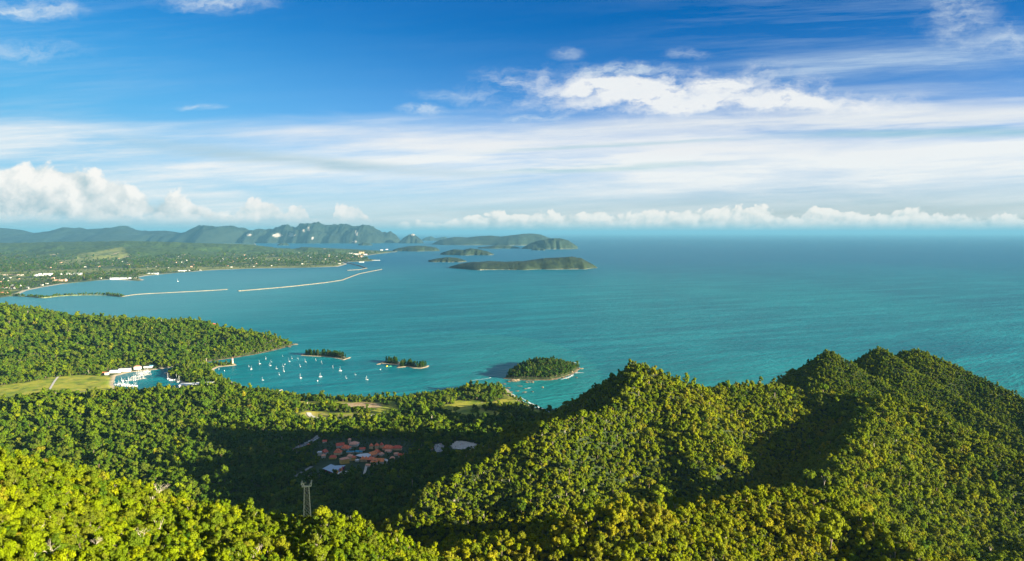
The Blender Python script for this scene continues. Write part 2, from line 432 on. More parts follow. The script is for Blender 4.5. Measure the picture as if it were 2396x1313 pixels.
def soil_material():
    m, b = mat('land')
    p = position()
    f = noise(p, 0.05, 6, 0.6); g = noise(p, 0.013, 4)
    wood = ramp(f, [(0.3, (0.012, 0.022, 0.006)), (0.55, (0.030, 0.048, 0.010)), (0.75, (0.06, 0.075, 0.018))])
    grass = mixc(step(g, 0.35, 0.65), C(0.19, 0.25, 0.012), C(0.38, 0.35, 0.035))
    grass = mixc(step(f, 0.62, 0.72), grass, C(0.34, 0.30, 0.15))
    grass = mixc(step(noise(p, 0.022, 5, 0.65), 0.50, 0.62) * 0.75, grass, C(0.075, 0.115, 0.012))
    bare = mixc(step(f, 0.35, 0.65), C(0.30, 0.19, 0.09), C(0.44, 0.33, 0.20))
    sand = mixc(step(f, 0.3, 0.7), C(0.34, 0.27, 0.18), C(0.46, 0.38, 0.27))
    rock = mixc(step(f, 0.35, 0.65), C(0.08, 0.055, 0.035), C(0.22, 0.16, 0.10))
    c = mixc(attr('grass'), wood, grass)
    c = mixc(attr('bare'), c, bare)
    c = mixc(attr('rock'), c, rock)
    c = mixc(attr('sand'), c, sand)
    plug(b.inputs['Base Color'], c)
    bump(b, f, 0.6, 3.0)
    return m
MAT_LAND = soil_material()
def foliage_material(name, stops, leafvar=0.5, tr=0.25):
    """stops: colour ramp over the tone a tree carries (tone: instance attribute or object property)"""
    m, b = mat(name)
    t = attr('tone', 'INSTANCER'); v = attr('leaf')
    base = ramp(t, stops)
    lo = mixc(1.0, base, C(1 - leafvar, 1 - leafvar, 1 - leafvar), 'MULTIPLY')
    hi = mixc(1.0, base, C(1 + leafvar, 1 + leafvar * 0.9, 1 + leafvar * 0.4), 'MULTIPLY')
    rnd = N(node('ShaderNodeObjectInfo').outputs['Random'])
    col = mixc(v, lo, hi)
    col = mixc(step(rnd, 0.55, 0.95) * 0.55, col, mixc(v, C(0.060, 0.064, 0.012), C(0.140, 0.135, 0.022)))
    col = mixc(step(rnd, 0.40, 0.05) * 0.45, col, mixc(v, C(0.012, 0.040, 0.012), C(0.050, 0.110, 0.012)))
    plug(b.inputs['Base Color'], col)
    b.inputs['Roughness'].default_value = 0.6
    b.inputs['Specular IOR Level'].default_value = 0.04
    tl = node('ShaderNodeBsdfTranslucent'); plug(tl.inputs[0], mixc(1.0, col, C(1.1, 1.1, 0.5), 'MULTIPLY'))
    mx = node('ShaderNodeMixShader'); mx.inputs[0].default_value = tr
    N.tree.links.new(b.outputs[0], mx.inputs[1]); N.tree.links.new(tl.outputs[0], mx.inputs[2])
    N.tree.links.new(mx.outputs[0], N.tree.nodes['Material Output'].inputs[0])
    return m
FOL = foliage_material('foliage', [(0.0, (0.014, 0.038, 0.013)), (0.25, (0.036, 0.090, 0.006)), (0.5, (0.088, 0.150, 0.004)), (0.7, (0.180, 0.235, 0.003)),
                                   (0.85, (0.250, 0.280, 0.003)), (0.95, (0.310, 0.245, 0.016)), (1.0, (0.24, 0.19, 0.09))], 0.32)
BARK = plain('bark', (0.16, 0.12, 0.08), 0.9, 0.3, 1.5)
PALE_BARK = plain('pale_bark', (0.42, 0.36, 0.28), 0.9, 0.25, 1.5)

# ------------------------------------------------------------------ near land mesh
def mask_poly(P, soft): return np.clip(sdist(GXX, GYY, P) / soft + 0.5, 0, 1)
GRASS_FIELD = S_((-60, 945), (-60, 912), (0, 903), (60, 896), (120, 884), (180, 879), (250, 880), (266, 902), (272, 915), (300, 925), (100, 935), (60, 945), h=4)
CLEAR = [S_((690, 972), (720, 962), (770, 964), (850, 966), (905, 972), (860, 980), (760, 984), (715, 980), h=13),
         S_((800, 944), (850, 940), (890, 944), (895, 953), (850, 956), (812, 953), h=9),
         S_((1195, 935), (1240, 957), (1280, 972), (1262, 978), (1225, 962), (1195, 948), h=4)]
VILLAGE = S_((742, 1044), (790, 1030), (900, 1030), (960, 1036), (960, 1062), (935, 1082), (905, 1092), (830, 1112), (765, 1112), (745, 1085), h=22)
CARPARK_A = S_((1052, 1046), (1066, 1032), (1095, 1034), (1140, 1047), (1142, 1050), (1100, 1056), (1060, 1055), h=22)
CARPARK_B = S_((1012, 1042), (1034, 1038), (1042, 1046), (1036, 1056), (1040, 1064), (1018, 1066), (1014, 1052), h=22)
LAWN = S_((856, 1097), (866, 1091), (884, 1092), (878, 1099), (862, 1104), h=22)
wob = fbm(GXX, GYY, 60, 41, 3) * 34
grass = np.clip((sdist(GXX, GYY, GRASS_FIELD) + wob) / 14 + 0.5, 0, 1)
PLAIN = S_((690, 934), (860, 940), (1040, 926), (1130, 912), (1190, 925), (1262, 962), (1190, 984), (1040, 986), (900, 985), (760, 990), (690, 968), h=10)
patchy = np.clip((fbm(GXX, GYY, 85, 43, 3) - 0.03) * 14, 0, 1) * np.clip(sdist(GXX, GYY, PLAIN) / 40 + 0.3, 0, 1)
grass = np.maximum(grass, patchy)
for P in CLEAR: grass = np.maximum(grass, np.clip((sdist(GXX, GYY, P) + wob) / 10 + 0.5, 0, 1) * 0.9)
grass = np.maximum(grass, np.clip(sdist(GXX, GYY, LAWN) / 6 + 0.5, 0, 1) * 0.35)
bare = np.maximum(np.clip((sdist(GXX, GYY, CLEAR[1]) + wob) / 10 + 0.5, 0, 1), np.clip((sdist(GXX, GYY, CLEAR[0]) - 10 + wob) / 10, 0, 1) * 0.35)
for px, py, r in ((258, 1027, 16), (300, 1042, 20), (320, 1048, 14), (690, 1020, 10)):
    x, y = at_sea(px, py, 40); bare = np.maximum(bare, np.clip((r - np.hypot((GXX - x), (GYY - y) * 0.6)) / 8 + 0.5, 0, 1))
hgt = HH
sandy = np.clip((14 - CD) / 5, 0, 1) * (CD > -20)
pen = GYY > 3150                                       # the rocky foot of the wooded headland
rock = np.where(pen, np.clip((9 + wob * 0.5 - CD) / 5, 0, 1), 0)
sandy = np.where(pen, 0, sandy)
GV = np.stack([GXX, GYY, HH - drop(GXX, GYY)], -1).reshape(-1, 3)
terrain = link('terrain', mesh_np('terrain', GV, grid_faces(len(gxs), len(gys)), True,
               {'grass': ('POINT', grass), 'bare': ('POINT', bare), 'sand': ('POINT', sandy), 'rock': ('POINT', rock)}), None, MAT_LAND)
tag(terrain, 'forested hills and valley floor below the lookout, sloping down to the bay', 'terrain', kind='structure')

# ------------------------------------------------------------------ sea
def sea_material():
    m, b = mat('sea_water')
    p = position(); x, y, z = xyz(p)
    big = noise(vec(x * 0.00035, y * 0.00012), 1.0, 4, 0.55)
    mid = noise(vec(x * 0.0016, y * 0.0006), 1.0, 5, 0.6)
    c = mixc(step(big, 0.36, 0.64), C(0.001, 0.112, 0.142), C(0.002, 0.158, 0.178))
    c = mixc(step(mid, 0.35, 0.7) * 0.35, c, C(0.004, 0.155, 0.170))
    lane = noise(vec(x * 0.0009 + y * 0.0004, y * 0.0055 - x * 0.0022), 1.0, 5, 0.62)
    c = mixc(step(lane, 0.44, 0.66) * 0.65, c, C(0.010, 0.220, 0.245))
    c = mixc(step(lane, 0.48, 0.28) * 0.5, c, C(0.001, 0.080, 0.118))
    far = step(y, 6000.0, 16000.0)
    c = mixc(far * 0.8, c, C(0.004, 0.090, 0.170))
    # shallow sandy water of the bay, with the silt front the photograph shows
    w = (noise(vec(x * 0.003, y * 0.003), 1.0, 3) - 0.5) * 2.0
    ex = (x + 420.0) / 820.0 + w * 0.12; ey = (y - 2900.0) / 1270.0 + w * 0.12
    e = op('SQRT', ex * ex + ey * ey)
    silt = step(e, 1.03, 0.97)
    silt = silt * step(x, -900.0, 150.0)
    c = mixc(silt * (0.15 + 0.50 * mid), c, C(0.020, 0.210, 0.190))
    near = step(x, -800.0, 900.0) * step(y, 3600.0, 2300.0)
    c = mixc(near * 0.5, c, C(0.016, 0.220, 0.200))
    west = step(x + 0.0 * y, -900.0, -3500.0) * step(y, 3800.0, 5200.0) * step(y, 14000.0, 9000.0)
    c = mixc(west * 0.65, c, C(0.090, 0.260, 0.300))
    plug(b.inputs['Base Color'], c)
    b.inputs['Roughness'].default_value = 0.38
    b.inputs['IOR'].default_value = 1.33
    b.inputs['Specular IOR Level'].default_value = 0.16
    sw = noise(vec(x * 0.020 + y * 0.012, y * 0.055 - x * 0.030), 1.0, 3, 0.6)
    rp = noise(vec(x * 0.11, y * 0.16), 1.0, 3, 0.6)
    gust = noise(vec(x * 0.0022, y * 0.0022), 1.0, 2)
    swl = noise(vec(x * 0.006 + y * 0.003, y * 0.022 - x * 0.011), 1.0, 3, 0.6)
    bump(b, swl * 2.2 + sw * (0.6 + gust) + rp * 0.35, 0.75, 4.5)
    return m
rings = np.concatenate([np.linspace(300, 6000, 60), np.geomspace(6300, 400000, 130)])
ang = np.linspace(0, 2 * math.pi, 361)
A_, R2 = np.meshgrid(ang, rings)
sv = np.stack([R2 * np.sin(A_), R2 * np.cos(A_), -R2 * R2 / (2 * RE)], -1).reshape(-1, 3)
sea = link('sea', mesh_np('sea', sv, grid_faces(361, len(rings))[:, ::-1], True), None, sea_material())
tag(sea, 'wide calm turquoise sea reaching to the horizon', 'sea', kind='structure')
# ------------------------------------------------------------------ tree shapes
def ico(sub):
    bm = bmesh.new(); bmesh.ops.create_icosphere(bm, subdivisions=sub, radius=1.0)
    v = np.array([q.co[:] for q in bm.verts]); f = np.array([[q.index for q in p.verts] for p in bm.faces]); bm.free()
    return v, f
ICO1 = ico(1)
def rand_dirs(r, n):
    d = r.normal(size=(n, 3)); return d / np.linalg.norm(d, axis=1, keepdims=True)
def leaf_quads(r, pos, nrm, size):
    n = len(pos)
    t = np.cross(nrm, rand_dirs(r, n)); t /= np.linalg.norm(t, axis=1, keepdims=True) + 1e-9
    b = np.cross(nrm, t)
    s = (size * r.uniform(0.55, 1.35, n))[:, None]
    q = np.stack([pos - t * s * r.uniform(.7, 1.2, (n, 1)), pos + b * s * r.uniform(.4, .9, (n, 1)) + nrm * s * 0.25,
                  pos + t * s * r.uniform(.7, 1.2, (n, 1)), pos - b * s * r.uniform(.4, .9, (n, 1)) - nrm * s * 0.15], 1)
    return q.reshape(-1, 3), np.arange(n * 4).reshape(n, 4)
def tube(pts, r0, r1, k=6):
    """tapered limb as quads"""
    pts = np.asarray(pts, float); n = len(pts); V = []
    for i, p in enumerate(pts):
        d = pts[min(i + 1, n - 1)] - pts[max(i - 1, 0)]; d = d / (np.linalg.norm(d) + 1e-9)
        a = np.cross(d, (0, 1, 0.3)); a /= np.linalg.norm(a) + 1e-9; b = np.cross(d, a)
        rr = r0 + (r1 - r0) * i / (n - 1)
        for j in range(k):
            w = 2 * math.pi * j / k; V.append(p + (a * math.cos(w) + b * math.sin(w)) * rr)
    Fq = [[i * k + j, i * k + (j + 1) % k, (i + 1) * k + (j + 1) % k, (i + 1) * k + j] for i in range(n - 1) for j in range(k)]
    return np.array(V), np.array(Fq)
def crown_geo(seed, lobes, leaves, flat=0.7, spread=0.62, lr=(0.30, 0.52), leaf=0.12, core=True, out=0.75):
    """lumpy crown of radius about 1 centred on the origin: clusters of leaf sprays round a few lobes"""
    r = np.random.default_rng(seed)
    c = rand_dirs(r, lobes) * (r.uniform(0.45, 1.0, (lobes, 1)) ** 0.5) * spread
    c[:, 2] = c[:, 2] * flat + r.normal(0, 0.06, lobes); c[0] = (0, 0, 0.1)
    R_l = r.uniform(*lr, lobes)
    V, Q, L, off = [], [], [], 0
    w = R_l ** 2; which = r.choice(lobes, leaves, p=w / w.sum())
    d = rand_dirs(r, leaves); d[:, 2] = np.where(d[:, 2] < -0.35, -d[:, 2], d[:, 2])
    pos = c[which] + d * R_l[which][:, None] * r.uniform(0.82, 1.12, (leaves, 1)) * np.array([1, 1, 0.85])
    nr = d * out + rand_dirs(r, leaves) * (1 - out) * 1.6; nr /= np.linalg.norm(nr, axis=1, keepdims=True)
    v, q = leaf_quads(r, pos, nr, leaf)
    lobe_tone = r.uniform(0.2, 0.8, lobes)
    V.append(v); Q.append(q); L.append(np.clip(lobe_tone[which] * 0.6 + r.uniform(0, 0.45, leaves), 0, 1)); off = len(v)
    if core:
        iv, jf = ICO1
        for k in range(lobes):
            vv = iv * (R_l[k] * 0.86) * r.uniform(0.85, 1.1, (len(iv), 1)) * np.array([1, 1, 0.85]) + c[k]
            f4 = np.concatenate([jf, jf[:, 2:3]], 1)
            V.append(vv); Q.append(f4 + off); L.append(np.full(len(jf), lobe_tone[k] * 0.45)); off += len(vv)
    return np.concatenate(V), np.concatenate(Q), np.concatenate(L)
def fix_tris(name, V, Q, L, mats, mi=None):
    """quads whose last two corners agree become triangles"""
    me = bpy.data.meshes.new(name)
    tri = Q[:, 2] == Q[:, 3]
    tot = np.where(tri, 3, 4).astype(np.int32)
    keep = np.ones(Q.shape, bool); keep[tri, 3] = False
    li = Q[keep].astype(np.int32)
    me.vertices.add(len(V)); me.vertices.foreach_set('co', np.asarray(V, np.float32).ravel())
    me.loops.add(len(li)); me.loops.foreach_set('vertex_index', li)
    me.polygons.add(len(Q)); me.polygons.foreach_set('loop_start', np.concatenate([[0], np.cumsum(tot)[:-1]]).astype(np.int32))
    me.polygons.foreach_set('loop_total', tot)
    for m in mats: me.materials.append(m)
    if mi is not None: me.polygons.foreach_set('material_index', np.asarray(mi, np.int32))
    me.update(calc_edges=True)
    at = me.attributes.new('leaf', 'FLOAT', 'FACE'); at.data.foreach_set('value', np.asarray(L, np.float32))
    return me
def trunk_geo(seed, h, r0, limbs, reach, lean=0.06):
    r = np.random.default_rng(seed + 900)
    lx, ly = r.normal(0, lean, 2) * h
    P = [(lx * t * t, ly * t * t, h * t) for t in np.linspace(0, 1, 5)]
    V, Q = tube(P, r0, r0 * 0.55); V = [V]; Q = [Q]; off = len(V[0])
    for k in range(limbs):
        a = 2 * math.pi * (k + r.uniform(-.3, .3)) / max(limbs, 1); b = r.uniform(0.5, 0.9)
        s = np.array(P[3]) * (1 - (1 - b) * 0.5)
        e = np.array([lx + math.cos(a) * reach * b, ly + math.sin(a) * reach * b, h + reach * r.uniform(0.25, 0.6)])
        m_ = (s + e) / 2 + np.array([0, 0, -0.08 * h * r.uniform(0, 1)])
        v, q = tube([s, m_, e], r0 * 0.45, r0 * 0.12, 5); V.append(v); Q.append(q + off); off += len(v)
    return np.concatenate(V), np.concatenate(Q)
# species: trunk height (in crown radii), crown settings
SPECIES = {
    'round':    dict(h=1.35, cz=1.75, lobes=9, flat=0.75, spread=0.60, lr=(0.34, 0.52)),
    'spread':   dict(h=1.70, cz=2.05, lobes=11, flat=0.34, spread=0.78, lr=(0.26, 0.40)),
    'tall':     dict(h=1.60, cz=2.30, lobes=9, flat=1.45, spread=0.62, lr=(0.32, 0.46)),
    'open':     dict(h=1.80, cz=2.20, lobes=8, flat=0.60, spread=0.85, lr=(0.22, 0.34)),
}
def whole_tree(name, kind, seed, leaves, leaf, mats):
    """one mesh, trunk and crown together: for forests too far off to show more"""
    s = SPECIES[kind]
    V, Q, L = crown_geo(seed, s['lobes'], leaves, s['flat'], s['spread'], s['lr'], leaf)
    V = V + np.array([0, 0, s['cz']])
    tv, tq = trunk_geo(seed, s['h'] + 0.25, 0.085, 3, 0.5)
    return fix_tris(name, np.concatenate([V, tv]), np.concatenate([Q, tq + len(V)]), np.concatenate([L, np.full(len(tq), .5)]), mats,
                    np.concatenate([np.zeros(len(Q)), np.ones(len(tq))]))
def pine_geo(seed, leaves, h=4.2, w=0.85, leaf=0.17):
    """feathery casuarina: upright, ragged, widest below the middle"""
    r = np.random.default_rng(seed)
    nb = 26; V, Q, L, off = [], [], [], 0
    t = r.uniform(0.16, 1.0, nb); a = r.uniform(0, 2 * math.pi, nb)
    rad = w * np.interp(t, [0.1, 0.3, 0.6, 0.85, 1.0], [0.6, 1.0, 0.8, 0.42, 0.06]) * r.uniform(0.45, 1.0, nb)
    c = np.stack([np.cos(a) * rad * 0.75, np.sin(a) * rad * 0.75, t * h], 1)
    which = r.integers(0, nb, leaves)
    d = rand_dirs(r, leaves)
    pos = c[which] + d * (rad[which][:, None] * 0.45 + 0.14) * np.array([1, 1, 1.6])
    nr = d + rand_dirs(r, leaves) * 0.6; nr /= np.linalg.norm(nr, axis=1, keepdims=True)
    v, q = leaf_quads(r, pos, nr, leaf)
    v[:, 2] += 0.0
    return v, q, np.clip(r.uniform(0, 1, leaves) * 0.6 + (t[which]) * 0.4, 0, 1)

# ------------------------------------------------------------------ forests: unlinked source trees, scattered over points by geometry nodes
def source_collection(name, meshes):
    c = bpy.data.collections.new(name)
    for i, me in enumerate(meshes):
        c.objects.link(bpy.data.objects.new('%s_%02d' % (name, i), me))
    return c
def scatter_group(coll):
    g = bpy.data.node_groups.new('scatter_' + coll.name, 'GeometryNodeTree')
    g.interface.new_socket('Geometry', in_out='INPUT', socket_type='NodeSocketGeometry')
    g.interface.new_socket('Geometry', in_out='OUTPUT', socket_type='NodeSocketGeometry')
    nd, lk = g.nodes, g.links
    i = nd.new('NodeGroupInput'); o = nd.new('NodeGroupOutput')
    ci = nd.new('GeometryNodeCollectionInfo'); ci.inputs['Collection'].default_value = coll
    ci.inputs['Separate Children'].default_value = True; ci.inputs['Reset Children'].default_value = True
    iop = nd.new('GeometryNodeInstanceOnPoints'); iop.inputs['Pick Instance'].default_value = True
    def na(n, t):
        k = nd.new('GeometryNodeInputNamedAttribute'); k.data_type = t; k.inputs['Name'].default_value = n
        return k.outputs['Attribute']
    lk.new(i.outputs[0], iop.inputs['Points']); lk.new(ci.outputs[0], iop.inputs['Instance'])
    lk.new(na('pick', 'INT'), iop.inputs['Instance Index'])
    e2r = nd.new('FunctionNodeEulerToRotation'); lk.new(na('turn', 'FLOAT_VECTOR'), e2r.inputs[0])
    lk.new(e2r.outputs[0], iop.inputs['Rotation']); lk.new(na('size', 'FLOAT_VECTOR'), iop.inputs['Scale'])
    lk.new(iop.outputs[0], o.inputs[0])
    return g
def scatter(name, group, pts, pick, size, tone, label, cat='forest', seed=0, squash=0.22, parent=None):
    r = np.random.default_rng(seed + 500); n = len(pts)
    me = bpy.data.meshes.new(name)
    me.vertices.add(n); me.vertices.foreach_set('co', np.asarray(pts, np.float32).ravel()); me.update()
    a = me.attributes.new('pick', 'INT', 'POINT'); a.data.foreach_set('value', np.asarray(pick, np.int32))
    a = me.attributes.new('tone', 'FLOAT', 'POINT'); a.data.foreach_set('value', np.clip(tone, 0, 1).astype(np.float32))
    rot = np.zeros((n, 3), np.float32); rot[:, 2] = r.uniform(0, 6.283, n); rot[:, :2] = r.normal(0, 0.06, (n, 2))
    a = me.attributes.new('turn', 'FLOAT_VECTOR', 'POINT'); a.data.foreach_set('vector', rot.ravel())
    sz = np.repeat(np.asarray(size, np.float32)[:, None], 3, 1); sz[:, 2] *= r.uniform(1 - squash, 1 + squash * 1.6, n)
    a = me.attributes.new('size', 'FLOAT_VECTOR', 'POINT'); a.data.foreach_set('vector', sz.ravel())
    o = link(name, me)
    md = o.modifiers.new('scatter', 'NODES'); md.node_group = group
    tag(o, label, cat, kind='stuff')
    return o
KINDS4 = ['round', 'round', 'spread', 'tall', 'open', 'round', 'tall', 'spread']
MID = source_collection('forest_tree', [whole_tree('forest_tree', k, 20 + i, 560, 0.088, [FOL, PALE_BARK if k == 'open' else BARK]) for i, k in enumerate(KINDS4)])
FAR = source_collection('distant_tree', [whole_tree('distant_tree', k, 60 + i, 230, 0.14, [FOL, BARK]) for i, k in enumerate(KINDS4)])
G_MID, G_FAR = scatter_group(MID), scatter_group(FAR)
def grid_points(x0, x1, y0, y1, s, seed):
    r = np.random.default_rng(seed)
    xs = np.arange(x0, x1, s); ys = np.arange(y0, y1, s * 0.87)
    X, Y = np.meshgrid(xs, ys); X = X + (np.arange(len(ys)) % 2)[:, None] * s * 0.5
    X = X + r.uniform(-.42, .42, X.shape) * s; Y = Y + r.uniform(-.42, .42, Y.shape) * s
    return X.ravel(), Y.ravel()
def in_view(X, Y, Z, mx=0.12, my=0.25):
    d = np.maximum(Y, 1); u = X / d; w = (Z - EYE) / d
    return (np.abs(u) < 0.7489 * (1 + mx)) & (w > -0.56 - my * 0.3)
ROADS = []      # (points, half width) in metres, filled before the forest is planted
KEEP_OUT = []   # polygons without forest
def clear_of(X, Y):
    ok = np.ones(X.shape, bool)
    for P in KEEP_OUT: ok &= ~inside(X, Y, P)
    for P, hw in ROADS: ok &= seg_dist(X, Y, P) > hw
    return ok
# ------------------------------------------------------------------ planting the near land
def road(name, pts, width, m, label, h=20.0, clear=4.0, cat='road'):
    """a strip laid on the ground through pixels of the photograph"""
    P = [on_ground(px, py)[:2] for px, py in pts]
    Q = []
    for (ax, ay), (bx, by) in zip(P[:-1], P[1:]):
        n = max(2, int(math.hypot(bx - ax, by - ay) / 6))
        for k in range(n): Q.append((ax + (bx - ax) * k / n, ay + (by - ay) * k / n))
    Q.append(P[-1]); Q = np.array(Q)
    for _ in range(6): Q[1:-1] = (Q[:-2] + 2 * Q[1:-1] + Q[2:]) / 4
    T_ = np.gradient(Q, axis=0); T_ /= np.linalg.norm(T_, axis=1, keepdims=True); Nn = np.stack([-T_[:, 1], T_[:, 0]], 1)
    V = []
    for q, n_ in zip(Q, Nn):
        for s in (-1, 0, 1):
            p = q + n_ * s * width / 2; V.append((p[0], p[1], float(ground(p[0], p[1])) + 0.9))
    o = link(name, mesh_np(name, V, grid_faces(3, len(Q)), True), None, m)
    tag(o, label, cat, kind='structure')
    ROADS.append(([tuple(q) for q in Q], width / 2 + clear))
    return o
ASPHALT = plain('asphalt', (0.24, 0.24, 0.24), 0.9, 0.2, 0.2)
CONCRETE = plain('concrete', (0.50, 0.47, 0.42), 0.9, 0.18, 0.15)
DIRT = plain('dirt_road', (0.46, 0.36, 0.24), 0.95, 0.22, 0.1)
road('road', [(722, 966), (726, 974), (742, 980), (775, 982.5), (810, 981), (860, 974), (905, 968)], 15, CONCRETE, 'pale concrete road curving past the grassy clearing near the shore', clear=14)
road('road', [(1165, 998), (1200, 993), (1235, 987), (1262, 976), (1276, 970)], 9, DIRT, 'sandy track leading down to the river mouth beside the curved beach', clear=6)
road('parking_road', [(668, 1060), (690, 1052), (706, 1044), (726, 1035), (740, 1026), (747, 1019)], 17, ASPHALT, 'straight grey parking road lined with cars left of the red roofed village', clear=7)
road('road', [(682, 1122), (700, 1110), (716, 1100), (730, 1092)], 8, ASPHALT, 'narrow grey lane left of the big blue grey hall roof', clear=8)
road('path', [(712, 1117), (735, 1112), (752, 1109)], 5, DIRT, 'pale dirt path leading to the dark red hall', clear=5)
road('path', [(852, 1112), (855, 1100), (858, 1088)], 6, CONCRETE, 'curved pale footpath beside the green lawn in the village', clear=4)
road('road', [(640, 1066), (664, 1061)], 8, ASPHALT, 'short lane entering the parking road from the forest', clear=4)
road('road', [(110, 925), (120, 905), (128, 892), (136, 882)], 8, CONCRETE, 'grey lane crossing the grass field by the marina', clear=3)
road('road', [(150, 921), (190, 918), (222, 915)], 9, DIRT, 'bare earth track along the near edge of the grass field', clear=6)
HALL_YARD = S_((745, 1092), (772, 1082), (812, 1088), (826, 1094), (822, 1117), (762, 1121), (742, 1106), h=24)
KEEP_OUT += [CARPARK_A, CARPARK_B, LAWN, HALL_YARD] + CLEAR
KEEP_OUT += [S_((228, 886), (250, 867), (300, 859), (362, 851), (374, 858), (345, 868), (300, 877), (262, 890), h=4)]
KEEP_OUT += [[(a, b - 26) for a, b in P] for P in (CARPARK_A, CARPARK_B, HALL_YARD, CLEAR[0], CLEAR[1])]
def paved(name, P, m, label, lift=1.3):
    xs = [p[0] for p in P]; ys = [p[1] for p in P]
    X, Y = np.meshgrid(np.arange(min(xs) - 2, max(xs) + 2, 4.0), np.arange(min(ys) - 2, max(ys) + 2, 4.0))
    ins = inside(X, Y, P); f = grid_faces(X.shape[1], X.shape[0]); f = f[ins.ravel()[f].all(1)]
    V = np.stack([X, Y, ground(X, Y) + lift], -1).reshape(-1, 3)
    used = np.unique(f); remap = np.zeros(len(V), int); remap[used] = np.arange(len(used))
    o = link(name, mesh_np(name, V[used], remap[f], True), None, m); tag(o, label, 'car park', kind='structure'); return o
paved('car_park', CARPARK_A, CONCRETE, 'large pale open car park right of the red roofed village')
paved('car_park', CARPARK_B, plain('worn_asphalt', (0.36, 0.36, 0.36), 0.9, 0.25, 0.1), 'smaller grey car park between the village and the large pale car park')

def plant(name, x0, x1, y0, y1, s, seed, cond, size, tone, label, group=None, picks=8, hmin=1.6, sink=0.85, sig=0.26):
    X, Y = grid_points(x0, x1, y0, y1, s, seed)
    h = samp(HH, X, Y); c = samp(CD, X, Y)
    Z = h - drop(X, Y)
    ok = (h > hmin) & (c > 5) & in_view(X, Y, Z) & cond(X, Y, h) & clear_of(X, Y)
    X, Y, Z = X[ok], Y[ok], Z[ok]
    r = np.random.default_rng(seed + 7)
    n = len(X)
    low = np.exp(-np.maximum(-sdist(X, Y, VILLAGE), 0) / 60) + np.exp(-np.maximum(samp(CD, X, Y) - 20, 0) / 60) * 0.5
    pat = fbm(X, Y, 70, seed + 2, 3) + fbm(X, Y, 16, seed + 9, 2) * 0.6
    sz = s * size * r.lognormal(0, sig, n) * (1 + pat * 0.35) * (1 - 0.5 * np.clip(low, 0, 1))
    tn = tone + pat * 0.36 + r.normal(0, 0.075, n)
    odd = r.uniform(size=n); tn = np.where(odd > 0.988, r.uniform(0.80, 0.92, n), np.minimum(tn, 0.90))
    scatter(name, group or G_FAR, np.stack([X, Y, Z - sink * sz], 1), r.integers(0, picks, n), sz, tn, label, seed=seed)
    return n
def gdist(X, Y): return np.interp(X / np.maximum(Y, 60) * F + CX, GX, GD)
in_grass = lambda X, Y: samp(grass, X, Y) > 0.45
in_bare = lambda X, Y: samp(bare, X, Y) > 0.5
near_spur = lambda X, Y: (Y < gdist(X, Y) + 25) & (X / np.maximum(Y, 60) * F + CX < 1120)
village_zone = lambda X, Y: inside(X, Y, VILLAGE)
massif = lambda X, Y, h: ((X > -460) & (h > 75) & (Y < 1450) | (X > -30 - (Y - 1080) * 0.35) & (h > 55) | (Y < 900) | (X > 700)) & ~near_spur(X, Y)
peaks = lambda X, Y: (X > 640) & (Y > 1540 - (X - 640) * 0.22) & (X / Y * F + CX > 1868)
NT = 0
NT += plant('forest', 500, 2300, 1200, 2300, 5.0, 37, lambda X, Y, h: peaks(X, Y), 0.72, 0.62, 'low scrubby forest clinging to the three farthest peaks above the sea', sink=1.2, sig=0.14)
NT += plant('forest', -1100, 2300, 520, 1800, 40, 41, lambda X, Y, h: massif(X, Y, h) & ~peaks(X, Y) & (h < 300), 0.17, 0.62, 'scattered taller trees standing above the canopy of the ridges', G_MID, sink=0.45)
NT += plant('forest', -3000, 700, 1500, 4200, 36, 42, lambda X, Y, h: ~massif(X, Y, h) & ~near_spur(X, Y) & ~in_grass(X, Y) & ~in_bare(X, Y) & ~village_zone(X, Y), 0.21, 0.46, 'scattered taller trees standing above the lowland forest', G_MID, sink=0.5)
NT += plant('forest', -1100, 2300, 420, 2300, 6.6, 31, lambda X, Y, h: massif(X, Y, h) & (Y > 900) & ~peaks(X, Y), 0.72, 0.72, 'dense rainforest covering the steep ridges and peaks above the sea', G_MID, sink=1.25)
NT += plant('forest', -3000, 700, 900, 3150, 11.0, 32, lambda X, Y, h: ~massif(X, Y, h) & ~near_spur(X, Y) & ~in_grass(X, Y) & ~in_bare(X, Y) & ~village_zone(X, Y), 0.68, 0.50, 'mixed forest filling the valley floor and the low hill in front of the bay', sink=1.35)
NT += plant('forest', -3060, -200, 2700, 4700, 13.0, 33, lambda X, Y, h: (Y > 3150) | (X < -900) & ~in_grass(X, Y) & (Y > 3150), 0.70, 0.44, 'dark green jungle on the headland behind the marina', sink=1.05)
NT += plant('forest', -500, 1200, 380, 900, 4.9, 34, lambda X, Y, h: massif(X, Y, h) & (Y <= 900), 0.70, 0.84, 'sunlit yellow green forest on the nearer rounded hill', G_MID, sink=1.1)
NT += plant('undergrowth', -700, 120, 180, 640, 3.6, 35, lambda X, Y, h: near_spur(X, Y), 0.50, 0.56, 'green undergrowth between the trees of the nearest spur', G_MID, sink=1.3)
NT += plant('village_trees', -900, 100, 1700, 2100, 12.5, 36, lambda X, Y, h: village_zone(X, Y), 0.29, 0.34, 'dark garden trees standing between the red roofs of the village', sink=1.0)
print('TREES', NT)
